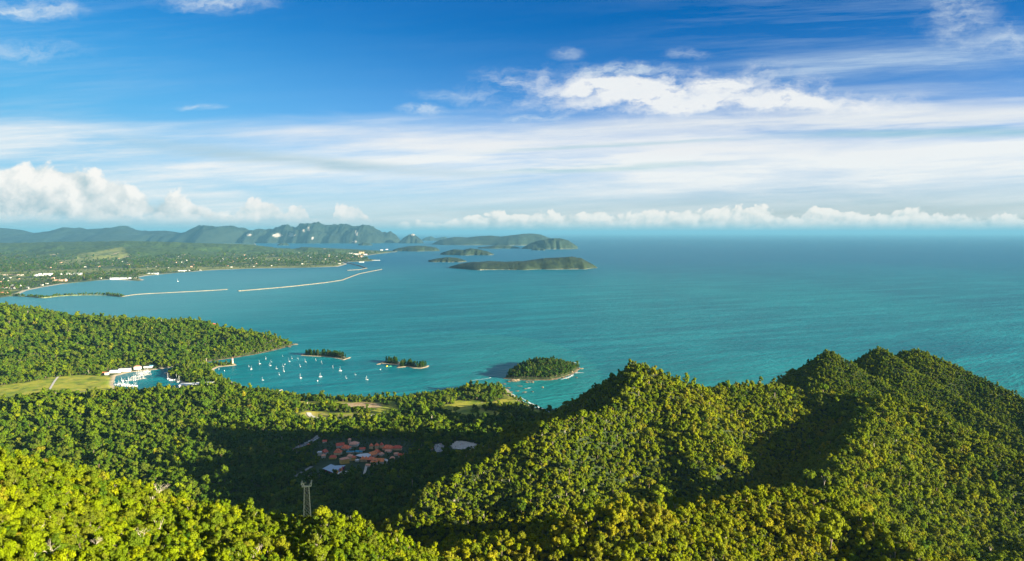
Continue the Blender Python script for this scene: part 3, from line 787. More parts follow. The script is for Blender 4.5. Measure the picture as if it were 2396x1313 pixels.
# ------------------------------------------------------------------ far coast, hills and islands
def far_material(name, lo, hi, field_on=True):
    m, b = mat(name)
    p = position(); x, y, z = xyz(p)
    f = noise(vec(x * 0.012, y * 0.006), 1.0, 5, 0.65); g = noise(vec(x * 0.0022, y * 0.0012), 1.0, 4, 0.55)
    wood = mixc(step(f, 0.32, 0.66), C(*lo), C(*hi))
    c = wood
    if field_on:
        fld = mixc(step(f, 0.35, 0.65), C(0.13, 0.17, 0.035), C(0.24, 0.23, 0.075))
        patch = step(g, 0.56, 0.60) * step(z, 30.0, 8.0)
        c = mixc(patch * 0.85, wood, fld)
        c = mixc(attr('grass'), c, fld)
        c = mixc(attr('bare'), c, C(0.44, 0.34, 0.23))
    c = mixc(attr('sand'), c, C(0.42, 0.37, 0.28))
    plug(b.inputs['Base Color'], c)
    return m
MAT_COAST = far_material('coast_land', (0.014, 0.040, 0.013), (0.058, 0.095, 0.022))
MAT_ISLE = far_material('island_wood', (0.006, 0.016, 0.008), (0.024, 0.040, 0.013), False)
MAT_KARST, _b = mat('limestone_wood')
_p = position(); _x, _y, _z = xyz(_p)
_f = noise(vec(_x * 0.0035, _y * 0.001, _z * 0.006), 1.0, 6, 0.65)
_k = mixc(step(_f, 0.3, 0.6), C(0.003, 0.010, 0.007), C(0.012, 0.022, 0.012))
plug(_b.inputs['Base Color'], mixc(attr('bare'), _k, C(0.36, 0.32, 0.28)))

FCOAST = S_((-200, 712), (-40, 702), (20, 694), (44, 688), (62, 680), (100, 672), (150, 664), (232, 656), (262, 654), (325, 657.5), (338, 655), (318, 650), (345, 645), (420, 638), (500, 632), (600, 628),
            (700, 627), (790, 624), (812, 618), (800, 614), (870, 611), (882, 608), (845, 604), (852, 599), (880, 595), (932, 589), (905, 587), (820, 585), (700, 583), (640, 581.5), (600, 579)) + \
    [(-15000, 40000), (-44000, 40000), (-16000, 6000)]
fu = np.linspace(-0.88, -0.12, 640); fy = np.concatenate([np.geomspace(5200, 16000, 350), np.geomspace(16060, 38000, 120)])
FU, FYY = np.meshgrid(fu, fy); FX = FU * FYY
fc = sdist(FX, FYY, FCOAST)
def far_ridge(pts, slope, rnd=120):
    P = R_(0, *[(a, b, c * 1.38) for a, b, c in pts]); best = np.full(FX.shape, -1e9)
    for (ax, ay, az), (bx, by, bz) in zip(P[:-1], P[1:]):
        dx, dy = bx - ax, by - ay
        t = np.clip(((FX - ax) * dx + (FYY - ay) * dy) / (dx * dx + dy * dy), 0, 1)
        d = np.hypot(FX - ax - t * dx, FYY - ay - t * dy)
        best = np.maximum(best, az + (bz - az) * t - slope * (np.sqrt(d * d + rnd * rnd) - rnd) * (1 + fbm(FX, FYY, 700, 77, 4) * 1.0))
    return best
fh = 4 + fbm(FX, FYY, 900, 71) * 6
fh = smax(fh, far_ridge([(-260, 572, 15500), (0, 569, 15500), (60, 568, 15300), (150, 566, 15200), (250, 565, 15000), (300, 562, 15000), (345, 558, 15000), (400, 556.5, 15000), (450, 560, 15000), (490, 568, 14800), (560, 571, 14800), (600, 575, 14800), (640, 581, 14600)], 0.17), 20)
fh = smax(fh, far_ridge([(690, 584, 15800), (730, 575, 15600), (770, 569, 15500), (800, 568, 15500), (835, 573, 15500), (880, 575, 15500), (905, 580, 15500), (925, 586, 15500)], 0.26, 60), 15)
fh = smax(fh, far_ridge([(100, 588, 12500), (180, 583, 12500), (250, 580, 12800), (330, 578, 12800), (420, 582, 12800)], 0.13), 20)
fh += fbm(FX, FYY * 0.6, 260, 72, 5, 0.6) * np.clip((fh - 12) / 60, 0, 1) * 46
field_far = np.zeros(FX.shape)
for P, a in ((S_((-60, 640), (150, 632), (350, 627), (560, 624), (700, 622), (800, 618), (800, 623), (600, 627.5), (450, 633), (340, 636), (200, 640), (90, 642), (-60, 647), h=4), 1),
             (S_((110, 618), (190, 603), (290, 599), (300, 604), (215, 612), (190, 620), h=6), 1), (S_((590, 605), (640, 602), (705, 603), (700, 610), (620, 611), h=5), 0.8),
             (S_((380, 604), (430, 604), (425, 608), (390, 608), h=6), 0.8), (S_((600, 598), (630, 595), (632, 598), (600, 600), h=8), 0.9), (S_((70, 654), (118, 649), (125, 652), (85, 657), h=4), 0.9),
             (S_((-40, 660), (20, 657), (30, 662), (-40, 668), h=4), 0.6)):
    field_far = np.maximum(field_far, np.clip((sdist(FX, FYY, P) + fbm(FX, FYY, 260, 79, 4) * 130) / 60 + 0.7, 0, 1) * a * np.clip(fbm(FX, FYY, 160, 80, 3) * 3 + 0.9, 0.3, 1))
bare_far = np.zeros(FX.shape)
for px, py, rw in ((127, 596, 40), (37, 600, 30), (270, 595, 40), (297, 602, 34), (150, 611, 30), (430, 596, 30), (510, 601, 30), (545, 602, 34), (760, 583, 26), (870, 583, 26), (560, 606, 26)):
    best = None
    for k, dd in enumerate(fy):                        # the far land seen at that pixel
        x0, _, z0 = at_depth(px, py, dd); iu = int(np.clip((x0 / dd - fu[0]) / (fu[1] - fu[0]), 0, len(fu) - 1))
        if z0 < fh[k, iu] - drop(x0, dd): best = (x0, dd); break
    if best: bare_far = np.maximum(bare_far, np.clip((rw - np.hypot(FX - best[0], (FYY - best[1]) * 0.30)) / 30 + 0.5, 0, 1))
woodiness = (1 - field_far) * (1 - bare_far) * np.clip((fbm(FX, FYY, 320, 81, 4) + 0.12) * 8, 0, 1)
fh += RNG.uniform(0, 1, FX.shape) * woodiness * np.clip((fc - 60) / 60, 0, 1) * 9
fh = np.where(fc > 0, np.minimum(fh, 0.6 + fc * 0.06), np.maximum(fc * 0.05, -12))
fsand = np.clip((45 - fc) / 15, 0, 1) * (fc > -40) * np.clip(fbm(FX, FYY, 500, 83, 2) * 5 + 0.8, 0.15, 1)
def fground(x, y):
    iu = int(np.clip(round((x / y - fu[0]) / (fu[1] - fu[0])), 0, len(fu) - 1)); iy = int(np.argmin(np.abs(fy - y)))
    return max(float(fh[iy, iu]), 0.8) - drop(x, y)
coast = link('coastal_plain', mesh_np('coastal_plain', np.stack([FX, FYY, fh - drop(FX, FYY)], -1).reshape(-1, 3), grid_faces(len(fu), len(fy)), True,
             {'grass': ('POINT', field_far), 'bare': ('POINT', bare_far), 'sand': ('POINT', fsand)}), None, MAT_COAST)
tag(coast, 'flat hazy coastal land with fields and low wooded hills across the bay', 'coast', kind='structure')

def profile_land(name, crest, base, depth, label, m, thick=0.5, seed=1, nx=220, nv=40, rough=0.22, sand=0.0, cliffs=(), cat='island', power=0.62, kind='structure', craggy=1.0):
    """land seen as a crest line: crest and base in photograph pixels at a given distance; a real ridge with front, back and flanks"""
    crest = np.array(crest, float); depth = at_sea(crest[:, 0].mean(), base or max(crest[0, 1], crest[-1, 1]) + 1)[1]; x0, x1 = crest[0, 0], crest[-1, 0]
    px = np.linspace(x0, x1, nx); top = np.interp(px, crest[:, 0], crest[:, 1])
    s = np.sin(np.linspace(-math.pi / 2, math.pi / 2, nv))
    span = (x1 - x0) / F * depth
    w = np.minimum(span * thick, depth * 0.12) * (0.55 + 0.45 * np.clip(np.sin(np.linspace(0, math.pi, nx)) ** 0.6, 0, 1)) * np.clip(np.sin(np.linspace(0, math.pi, nx)) * 3 + 0.05, 0, 1)
    w = w * (1 + fbm(np.arange(nx), np.zeros(nx), 30, seed, 3) * 0.9)
    pts = [at_depth(a, b, depth) for a, b in zip(px, top)]
    wx = np.array([p[0] for p in pts]); cz = np.array([p[2] + drop(p[0], p[1]) for p in pts])
    cz = np.maximum(cz, 1.0)
    X = np.repeat(wx[None], nv, 0); Yc = depth + fbm(wx, wx * 0, span * 0.4 + 1, seed + 5, 2) * w * 0.6
    Yv = Yc[None] + s[:, None] * w[None]
    h = cz[None] * (1 - np.abs(s[:, None]) ** (1 / power)) ** 0.8
    sc = span * 0.16
    rg = 1 - np.abs(fbm(X, Yv * 0.7, sc, seed + 11, 5, 0.55)) * 3.0
    inner = np.clip(1 - np.abs(s[:, None]) * 0.2, 0, 1) * np.clip(np.abs(s[:, None]) * 3, 0, 1) * np.clip(1.05 - np.abs(s[:, None]), 0, 1) ** 0.4
    h = h * (1 + (rg - 0.55) * rough * inner * craggy) + RNG.uniform(-1, 1, h.shape) * min(4, cz.max() * 0.03)
    edge = np.abs(s[:, None]) + np.zeros_like(h)
    h = np.where(edge > 0.985, -8, np.maximum(h, 0.7)); h[:, 0] = h[:, -1] = -8
    sand_m = np.clip((3.0 + sand - h) / 2.0, 0, 1) * (fbm(X, Yv, span * 0.12, seed + 21, 2) + 0.62 if sand else 0.55)
    bare = np.zeros(h.shape)
    for cx, cyy, rx, ry in cliffs:
        vx = X / Yv * F + CX; vy = Y0 - (h - drop(X, Yv) - EYE) / Yv * F
        q = 1 - np.hypot((vx - cx) / rx, (vy - cyy) / ry) + fbm(X, h * 6, span * 0.02, seed + 31, 3) * 1.3
        bare = np.maximum(bare, np.clip(q * 4, 0, 1) * (s[:, None] < 0.1))
    o = link(name, mesh_np(name, np.stack([X, Yv, h - drop(X, Yv)], -1).reshape(-1, 3), grid_faces(nx, nv), True,
             {'sand': ('POINT', np.clip(sand_m, 0, 1)), 'bare': ('POINT', bare), 'grass': ('POINT', bare * 0)}), None, m)
    tag(o, label, cat, kind=kind)
    return o
profile_land('mountains', [(-200, 540), (-60, 532), (0, 533.5), (30, 537), (62, 545), (110, 542), (150, 536.5), (180, 540), (250, 534.5), (290, 536), (330, 540), (385, 539), (440, 546), (470, 541), (486, 535), (540, 535), (575, 540), (605, 541)],
             568, 27000, 'long line of hazy blue hills along the horizon on the left', MAT_KARST, 0.18, 3, 420, 60, 0.9, cat='hills', craggy=1.3)
profile_land('mountains', [(560, 562), (590, 545), (620, 539), (650, 535.5), (680, 531), (692, 533), (705, 528), (730, 526.5), (780, 526.5), (805, 530), (820, 534), (845, 534.5), (862, 532), (875, 537), (890, 543), (905, 548), (918, 545), (928, 551), (940, 566)],
             568, 24000, 'massive limestone mountain with pale cliff faces behind the far bay', MAT_KARST, 0.22, 8, 360, 70, 0.75, cliffs=((650, 551, 10, 5), (683, 550, 9, 5), (712, 539, 3, 4), (724, 536, 3, 5), (584, 549, 6, 3), (830, 565, 5, 3), (732, 557, 3, 3), (835, 545, 3, 6)), cat='mountain', craggy=1.4)
ISLES = [
    ('island', [(932, 568), (945, 556), (958, 549), (968, 547), (978, 555), (985, 560), (992, 568)], 22500, 'small steep karst islet right of the limestone mountain', 0.5, 21, 0, ((966, 549, 6, 2.5),)),
    ('island', [(984, 562), (996, 556), (1008, 553), (1018, 558), (1030, 556), (1042, 554), (1052, 561)], 24500, 'faint low row of karst knolls on the horizon left of the broad double island', 0.4, 22, 0, ()),
    ('island', [(1010, 571), (1028, 562), (1045, 558), (1062, 555), (1090, 556), (1120, 553), (1150, 551.5), (1170, 554), (1200, 550.5), (1225, 547.5), (1245, 547), (1265, 549), (1282, 556), (1300, 560), (1330, 566)], 21500, 'broad blue hazy island with two humps, the largest of the far group', 0.34, 23, 0, ()),
    ('island', [(1220, 581), (1240, 570), (1262, 563), (1285, 558.5), (1310, 558), (1330, 563), (1342, 571), (1352, 577)], 18500, 'rounded hazy island overlapping the right end of the broad blue island', 0.45, 24, 0, ()),
    ('island', [(1118, 579), (1140, 577), (1165, 573), (1185, 574), (1205, 577), (1217, 580)], 19000, 'tiny low dark islet just in front of the broad blue island', 0.4, 25, 0, ()),
    ('island', [(1243, 584.5), (1255, 580), (1268, 580), (1276, 584)], 17800, 'tiny rock islet at the foot of the rounded hazy island', 0.5, 41, 0, ()),
    ('island', [(1030, 593), (1045, 588), (1060, 584), (1085, 585), (1100, 581.5), (1120, 583), (1140, 588), (1156, 595)], 15300, 'low elongated green island between the broad blue island and the darker near pair', 0.35, 26, 0.5, ()),
    ('island', [(918, 585), (935, 580), (955, 576.5), (980, 575), (1005, 577), (1020, 580), (1030, 586)], 16300, 'low wooded island touching the tip of the far beach', 0.4, 27, 0, ()),
    ('island', [(1002, 609), (1025, 605), (1045, 602), (1065, 603.5), (1080, 607), (1092, 611)], 11900, 'small dark islet left of the large dark green island', 0.4, 28, 1.0, ()),
    ('island', [(1050, 625), (1075, 618), (1110, 613), (1150, 611), (1185, 612), (1225, 611), (1260, 606), (1300, 603), (1340, 601.5), (1360, 604), (1378, 614), (1398, 626)], 10300, 'large long dark green island in the open sea with a pale sandy cove', 0.22, 29, 1.5, ()),
    ('island', [(838, 572), (850, 567), (862, 569), (872, 573)], 20500, 'speck of an islet in front of the limestone mountain', 0.5, 30, 0, ()),
    ('island', [(648, 573), (660, 568.5), (668, 568), (676, 573)], 20800, 'tiny islet in the strait below the pale cliffs', 0.5, 33, 0, ()),
]
for nm, cr, dep, lab, th, sd_, snd, cl in ISLES:
    profile_land(nm, cr, 0, dep, lab, MAT_KARST if cl else MAT_ISLE, th, sd_, 150, 36, 0.35, snd, cl)
# sand spit of the large island
x, y = at_sea(1232, 627.5)
sp = [(x + a, y + b) for a, b in ((-70, 40), (-40, -25), (10, -40), (60, 0), (150, 45), (60, 70))]
V = [(px_, py_, 2.2 - drop(px_, py_)) for px_, py_ in sp] + [(px_ * 1.0 + (px_ - x) * 0.1, py_ + (py_ - y) * 0.1, -2 - drop(px_, py_)) for px_, py_ in sp]
me = bpy.data.meshes.new('beach'); me.from_pydata(V, [], [list(range(6))] + [[i, i + 6, (i + 1) % 6 + 6, (i + 1) % 6] for i in range(6)])
SAND = plain('sand', (0.42, 0.35, 0.25), 0.95, 0.12, 0.1)
tag(link('beach', me, None, SAND), 'pale sandy spit on the near shore of the large dark island', 'beach', kind='structure')

# scattered trees over the far plain
r = np.random.default_rng(91)
n = 30000
tu = r.uniform(-0.80, -0.14, n); ty = 5600 * (20000 / 5600) ** r.uniform(0, 1, n); tx = tu * ty
iu = np.clip(((tu - fu[0]) / (fu[1] - fu[0])).astype(int), 0, len(fu) - 1); iy = np.clip(np.searchsorted(fy, ty), 0, len(fy) - 1)
ok = (fc[iy, iu] > 45) & (r.uniform(size=n) < woodiness[iy, iu] * 0.95 + 0.03) & (fh[iy, iu] < 70)
tx, ty, tz = tx[ok], ty[ok], fh[iy, iu][ok] - drop(tx[ok], ty[ok])
sz = 7.5 * r.lognormal(0, 0.3, len(tx)) * np.interp(ty, [5400, 16000], [1.1, 2.0])
scatter('woodland', G_FAR, np.stack([tx, ty, tz - sz * 0.6], 1), r.integers(0, 8, len(tx)), sz, 0.26 + r.normal(0, 0.1, len(tx)), 'scattered trees and groves over the flat coastal land across the bay', 'woodland', 92)
# ------------------------------------------------------------------ mesh builder for made things
class MB:
    def __init__(self): self.v, self.f = [], []
    def add(self, V, Fc):
        o = len(self.v); self.v += [tuple(map(float, p)) for p in V]; self.f += [tuple(i + o for i in q) for q in Fc]; return self
    def box(self, x0, x1, y0, y1, z0, z1):
        return self.add([(x0, y0, z0), (x1, y0, z0), (x1, y1, z0), (x0, y1, z0), (x0, y0, z1), (x1, y0, z1), (x1, y1, z1), (x0, y1, z1)],
                        [(3, 2, 1, 0), (4, 5, 6, 7), (0, 1, 5, 4), (1, 2, 6, 5), (2, 3, 7, 6), (3, 0, 4, 7)])
    def prism(self, P, z0, z1):
        n = len(P); zt = z1 if isinstance(z1, (list, tuple)) else [z1] * n; zb = z0 if isinstance(z0, (list, tuple)) else [z0] * n
        return self.add([(p[0], p[1], b) for p, b in zip(P, zb)] + [(p[0], p[1], t) for p, t in zip(P, zt)],
                        [tuple(range(n))[::-1], tuple(range(n, 2 * n))] + [(i, (i + 1) % n, (i + 1) % n + n, i + n) for i in range(n)])
    def bar(self, a, b, r, r2=None, k=4):
        V, Q = tube([a, b], r, r if r2 is None else r2, k)
        return self.add(V, [tuple(q) for q in Q] + [tuple(range(k))[::-1], tuple(range(k, 2 * k))])
    def gable(self, w, d, z0, z1, over=0.8, th=0.35):
        x, y = w / 2 + over, d / 2 + over
        return self.add([(-x, -y, z0), (x, -y, z0), (x, y, z0), (-x, y, z0), (-x, 0, z1), (x, 0, z1), (-x, -y, z0 - th), (x, -y, z0 - th), (x, y, z0 - th), (-x, y, z0 - th)],
                        [(0, 1, 5, 4), (2, 3, 4, 5), (0, 4, 3, 9, 6), (1, 7, 8, 2, 5), (6, 7, 1, 0), (8, 9, 3, 2), (9, 8, 7, 6)])
    def hip(self, w, d, z0, z1, over=0.9, ridge=0.45, th=0.35, ox=0, oy=0):
        x, y = w / 2 + over, d / 2 + over; r = max(x - y * (1 - 0.0), 0) + ridge * 0.2 * x if w >= d else 0.12 * x
        r = min(r, x * 0.75)
        return self.add([(ox - x, oy - y, z0), (ox + x, oy - y, z0), (ox + x, oy + y, z0), (ox - x, oy + y, z0), (ox - r, oy, z1), (ox + r, oy, z1),
                         (ox - x, oy - y, z0 - th), (ox + x, oy - y, z0 - th), (ox + x, oy + y, z0 - th), (ox - x, oy + y, z0 - th)],
                        [(0, 1, 5, 4), (1, 2, 5), (2, 3, 4, 5), (3, 0, 4), (6, 7, 1, 0), (7, 8, 2, 1), (8, 9, 3, 2), (9, 6, 0, 3), (9, 8, 7, 6)])
    def cone(self, r, z0, z1, k=8, r1=0.0, ox=0, oy=0):
        P = [(ox + r * math.cos(2 * math.pi * (i + .5) / k), oy + r * math.sin(2 * math.pi * (i + .5) / k), z0) for i in range(k)]
        if r1 <= 0: return self.add(P + [(ox, oy, z1)], [(i, (i + 1) % k, k) for i in range(k)] + [tuple(range(k))[::-1]])
        Q = [(ox + r1 * math.cos(2 * math.pi * (i + .5) / k), oy + r1 * math.sin(2 * math.pi * (i + .5) / k), z1) for i in range(k)]
        return self.add(P + Q, [(i, (i + 1) % k, (i + 1) % k + k, i + k) for i in range(k)] + [tuple(range(k))[::-1], tuple(range(k, 2 * k))])
    def build(self, name, m, parent=None):
        me = bpy.data.meshes.new(name); me.from_pydata(self.v, [], self.f); me.update()
        return link(name, me, parent, m)
def copy_tree(o, parent=None):
    c = o.copy(); COL.objects.link(c); c.parent = parent
    for ch in [q for q in bpy.data.objects if q.parent == o]: copy_tree(ch, c)
    return c

WHITE = plain('white_paint', (0.80, 0.79, 0.76), 0.5, 0.06)
WHITE_WALL = plain('white_wall', (0.58, 0.55, 0.49), 0.8, 0.1, 0.2)
CREAM = plain('cream_wall', (0.66, 0.50, 0.30), 0.8, 0.12, 0.2)
YELLOW = plain('yellow_wall', (0.72, 0.44, 0.12), 0.8, 0.1, 0.2)
PINK_WALL = plain('pink_wall', (0.66, 0.40, 0.30), 0.8, 0.1, 0.2)
TILE = plain('terracotta_tiles', (0.78, 0.20, 0.10), 0.8, 0.22, 0.25)
TILE_DARK = plain('dark_red_tiles', (0.58, 0.12, 0.08), 0.8, 0.22, 0.25)
TILE_ORANGE = plain('orange_tiles', (0.80, 0.27, 0.11), 0.8, 0.2, 0.25)
TILE_PINK = plain('faded_pink_tiles', (0.74, 0.36, 0.25), 0.8, 0.15, 0.25)
STEEL_ROOF = plain('blue_grey_metal_roof', (0.36, 0.45, 0.54), 0.45, 0.06, 0.15)
GREY_ROOF = plain('pale_grey_roof', (0.62, 0.64, 0.64), 0.6, 0.07, 0.15)
MAROON = plain('dark_red_panel', (0.16, 0.018, 0.035), 0.7, 0.15, 0.3)
GLASS = plain('dark_glass', (0.03, 0.045, 0.05), 0.15, 0.2, 0.3, 0.5)
BLUE_ROOF = plain('blue_roof', (0.06, 0.32, 0.48), 0.6, 0.12, 0.2)
STEEL = plain('galvanised_steel', (0.46, 0.50, 0.48), 0.5, 0.1)
WOOD = plain('weathered_timber', (0.45, 0.38, 0.29), 0.9, 0.2, 0.3)
TIMBER_DARK = plain('dark_timber', (0.10, 0.065, 0.045), 0.8, 0.2, 0.3)
STONE = plain('granite', (0.15, 0.105, 0.07), 0.9, 0.35, 0.25, bumpy=0.8)
STONE_PALE = plain('pale_granite', (0.22, 0.17, 0.11), 0.9, 0.3, 0.25, bumpy=0.6)
RUBBLE = plain('rubble_stone', (0.24, 0.20, 0.14), 0.95, 0.25, 0.06, bumpy=0.8)
FOAM = plain('sea_foam', (0.78, 0.82, 0.80), 0.9, 0.08, 0.2)

# ------------------------------------------------------------------ village houses
def window_row(mb, w, d, z, n, side=-1, wh=1.3, ww=1.1):
    for k in range(n):
        x = -w / 2 + w * (k + 0.5) / n
        mb.box(x - ww / 2, x + ww / 2, side * d / 2 - 0.06, side * d / 2 + 0.06, z, z + wh)
def house(px, py, w, d, h, rh, rz, roof, wall, label, form='hip', storeys=1, cat='house', group='red roofed village houses', name='house', lift=0.0):
    x, y, z = on_ground(px, py)
    k = 1.22 if group and group.startswith('red') else 1.0; w, d, h, rh = w * k, d * k, h * k, rh * k
    e = tag(empty(name, (x, y, z - 0.3 + lift), math.radians(rz)), label, cat, group)
    wl = MB().box(-w / 2, w / 2, -d / 2, d / 2, -1, h).build('wall', wall, e)
    rf = MB()
    if form == 'gable': rf.gable(w, d, h, h + rh)
    elif form == 'flat': rf.box(-w / 2 - .6, w / 2 + .6, -d / 2 - .6, d / 2 + .6, h, h + 0.7)
    elif form == 'round': rf.cone(max(w, d) * 0.62, h, h + rh, 8)
    elif form == 'tier':
        rf.hip(w, d, h, h + rh * 0.5)
        rf.hip(w * 0.55, d * 0.55, h + rh * 0.55, h + rh)
        MB().box(-w * .25, w * .25, -d * .25, d * .25, h + rh * 0.2, h + rh * 0.6).build('clerestory', wall, wl)
    else: rf.hip(w, d, h, h + rh)
    rf.build('roof', roof, e)
    return e
HOUSES = [
    (796, 1046, 17, 12, 5, 5, 20, TILE_DARK, WHITE_WALL, 'dark red roofed house at the back left of the village', 'gable', 1),
    (810, 1052, 18, 14, 5, 6, -15, TILE, WHITE_WALL, 'broad terracotta roofed house in front of the dark red one at the village back', 'hip', 1),
    (829, 1043, 19, 17, 6, 5, 0, TILE_PINK, WHITE_WALL, 'rounded pale orange roofed pavilion at the back of the village', 'round', 1),
    (818, 1037, 6, 6, 9, 3, 0, TILE_PINK, PINK_WALL, 'small pinkish tower house behind the rounded pavilion', 'hip', 2),
    (791, 1063, 15, 13, 6, 7, 0, TILE, CREAM, 'two tiered red roofed house with a cream eave, left of the village green', 'tier', 1),
    (759, 1062, 9, 13, 5, 5, 65, TILE_DARK, WHITE_WALL, 'narrow dark red roof near the left edge of the village', 'gable', 1),
    (757, 1071, 8, 7, 5, 4, 20, TILE_PINK, WHITE_WALL, 'small pink roofed hut at the left edge of the village', 'hip', 1),
    (779, 1073, 14, 9, 4, 4, 0, TILE_DARK, YELLOW, 'low dark roofed house with a yellow front wall', 'hip', 1),
    (748, 1065, 8, 8, 7, 1, 0, GREY_ROOF, WHITE_WALL, 'small white flat roofed block at the left edge of the village', 'flat', 2),
    (869, 1050, 8, 7, 7, 6, 0, TILE, CREAM, 'leftmost of the three pointed red pavilions in a row', 'round', 1),
    (882, 1049, 9, 7, 7, 6, 10, TILE, CREAM, 'middle one of the three pointed red pavilions in a row', 'round', 1),
    (893, 1048, 8, 7, 7, 6, 0, TILE_DARK, CREAM, 'rightmost of the three pointed red pavilions in a row', 'round', 1),
    (908, 1052, 22, 14, 5, 6, -8, TILE, PINK_WALL, 'large red hipped roof right of the three pointed pavilions', 'hip', 1),
    (930, 1052, 19, 12, 5, 5, 0, TILE_DARK, CREAM, 'red roofed house farthest right at the back of the village', 'hip', 1),
    (909, 1058, 13, 8, 3, 3, -10, TILE_PINK, WHITE_WALL, 'pale pink low roof below the large red hipped roof', 'gable', 1),
    (848, 1054, 12, 8, 4, 3, 10, TILE_DARK, WHITE_WALL, 'dark maroon low roof behind the blue pool roofs', 'gable', 1),
    (884, 1062, 13, 9, 5, 5, -50, TILE, WHITE_WALL, 'tilted red roof just right of the big grey canopy', 'gable', 1),
    (893, 1066, 9, 7, 4, 4, 40, TILE_PINK, WHITE_WALL, 'small pink and red roof right of the grey canopy', 'hip', 1),
    (872, 1069, 16, 11, 6, 6, 45, TILE_ORANGE, PINK_WALL, 'orange roof touching the right corner of the grey canopy', 'gable', 1),
    (849, 1080, 9, 8, 6, 6, 0, TILE_ORANGE, CREAM, 'left one of two pointed orange roofs below the grey canopy', 'round', 1),
    (857, 1080, 9, 8, 6, 6, 0, TILE_ORANGE, CREAM, 'right one of two pointed orange roofs below the grey canopy', 'round', 1),
    (868, 1081, 13, 12, 7, 5, 0, TILE, TIMBER_DARK, 'red roof with a dark open front in the middle of the village', 'hip', 1),
    (877, 1085, 15, 15, 6, 7, 0, TILE_ORANGE, WHITE, 'tall orange roof with a white front wall beside the lawn', 'tier', 1),
    (891, 1084, 13, 14, 6, 5, 0, TILE_ORANGE, WHITE_WALL, 'orange gabled roof right of the tall orange roof', 'gable', 1),
    (901, 1083, 10, 9, 5, 4, 10, GREY_ROOF, WHITE_WALL, 'grey white roofed building at the right of the orange roofs', 'hip', 1),
    (918, 1076, 9, 8, 4, 4, 0, TILE_PINK, PINK_WALL, 'small pink hut right of the village beside dark trees', 'hip', 1),
    (927, 1066, 9, 5, 4, 3, 25, TILE_PINK, WHITE_WALL, 'narrow pale pink roof among trees right of the village', 'gable', 1),
    (938, 1069, 11, 7, 4, 4, 15, TILE_DARK, WHITE_WALL, 'dark red roof at the right end of the village', 'gable', 1),
    (806, 1084, 17, 11, 10, 3, 35, TILE_PINK, YELLOW, 'yellow two storey house with balconies right of the blue grey hall', 'hip', 3),
    (819, 1077, 10, 10, 10, 4, 0, TILE_PINK, CREAM, 'tall cream house between the two yellow houses', 'hip', 2),
    (827, 1077, 9, 8, 7, 3, 25, TILE, YELLOW, 'bright yellow house nearest the grey canopy', 'hip', 2),
    (865, 1092, 14, 7, 4, 2, -10, TILE_PINK, WHITE_WALL, 'low pinkish roof directly above the green lawn', 'gable', 1),
    (836, 1080, 8, 6, 4, 2, 0, GREY_ROOF, WHITE_WALL, 'small round white kiosk below the grey canopy', 'round', 1),
    (820, 1060, 16, 5, 4, 1, 3, BLUE_ROOF, WHITE_WALL, 'long low blue grey roof in the middle of the village', 'gable', 1),
    (840, 1059, 14, 9, 3, 2, -20, BLUE_ROOF, WHITE_WALL, 'bright blue roof behind the grey canopy', 'gable', 1),
    (1004, 1054, 15, 7, 4, 3, 10, TILE_ORANGE, WHITE_WALL, 'lone orange roof between the village and the car parks', 'gable', 1),
    (978, 1058, 11, 5, 4, 3, 5, TILE, WHITE_WALL, 'low red roof left of the lone orange roof', 'gable', 1),
    (1070, 1021, 15, 6, 4, 3, 5, TILE, WHITE_WALL, 'long red roof in the trees behind the large car park', 'gable', 1),
    (1083, 1023, 8, 6, 4, 4, -30, TILE, WHITE_WALL, 'short red roof at the end of the long red roof behind the car park', 'hip', 1),
    (1120, 1018, 13, 7, 4, 1, 0, GREY_ROOF, WHITE_WALL, 'grey flat roof in dark trees behind the car park', 'flat', 1),
    (1160, 1022, 15, 9, 5, 1, -10, GREY_ROOF, WHITE_WALL, 'pale flat roof at the foot of the sunlit ridge right of the car park', 'flat', 1),
    (760, 1036, 9, 7, 4, 3, 10, TILE_DARK, WHITE_WALL, 'small dark red roof in trees near the parking road', 'gable', 1),
    (725, 1043, 9, 5, 3, 2, 30, TILE, WHITE_WALL, 'red roofed shelter beside the parking road', 'gable', 1),
]
for a in HOUSES: house(*a)

def world_at(px, py, h):
    x, y = at_sea(px, py, h); return Vector((x, y, 0))
# the hall with the folded blue grey roof
def hall():
    g = ground(*at_sea(780, 1100, 24)); top = float(g) + 12
    R = [world_at(740 + a / 10.89, 1010 + b / 10.89, top) for a, b in ((160, 938), (372, 830), (480, 862), (745, 855), (462, 1056))]
    c = sum(R, Vector()) / 5
    e = tag(empty('hall', (c.x, c.y, float(g))), 'large hall with a folded blue grey metal roof and dark red walls', 'hall')
    P = [(p.x - c.x, p.y - c.y) for p in R]
    MB().prism(P, 11.2, [12, 12.4, 11.6, 12.3, 11.8]).build('roof', STEEL_ROOF, e)
    Q = [(p[0] * .96, p[1] * .96) for p in P]
    w = MB().prism(Q, -2, 11.1).build('wall', MAROON, e)
    # coloured panels along the right hand front
    a, b = Vector(P[4]), Vector(P[3])
    cols = [(0.10, 0.02, 0.20), (0.60, 0.06, 0.16), (0.75, 0.22, 0.03), (0.80, 0.50, 0.04), (0.03, 0.12, 0.45), (0.75, 0.20, 0.04), (0.65, 0.05, 0.14), (0.80, 0.52, 0.05), (0.70, 0.08, 0.20)]
    n = len(cols); nrm = Vector((b.y - a.y, a.x - b.x)).normalized()
    for k, cc in enumerate(cols):
        p, q = a.lerp(b, .02 + .72 * k / n) + nrm * .3, a.lerp(b, .02 + .72 * (k + .92) / n) + nrm * .3
        MB().prism([tuple(p), tuple(q), tuple(q + nrm * .5), tuple(p + nrm * .5)], 3.5, 12.9 + (k % 3)).build('mural_panel', plain('mural_paint_%d' % k, cc, 0.6, 0.25, 0.5), w)
hall()
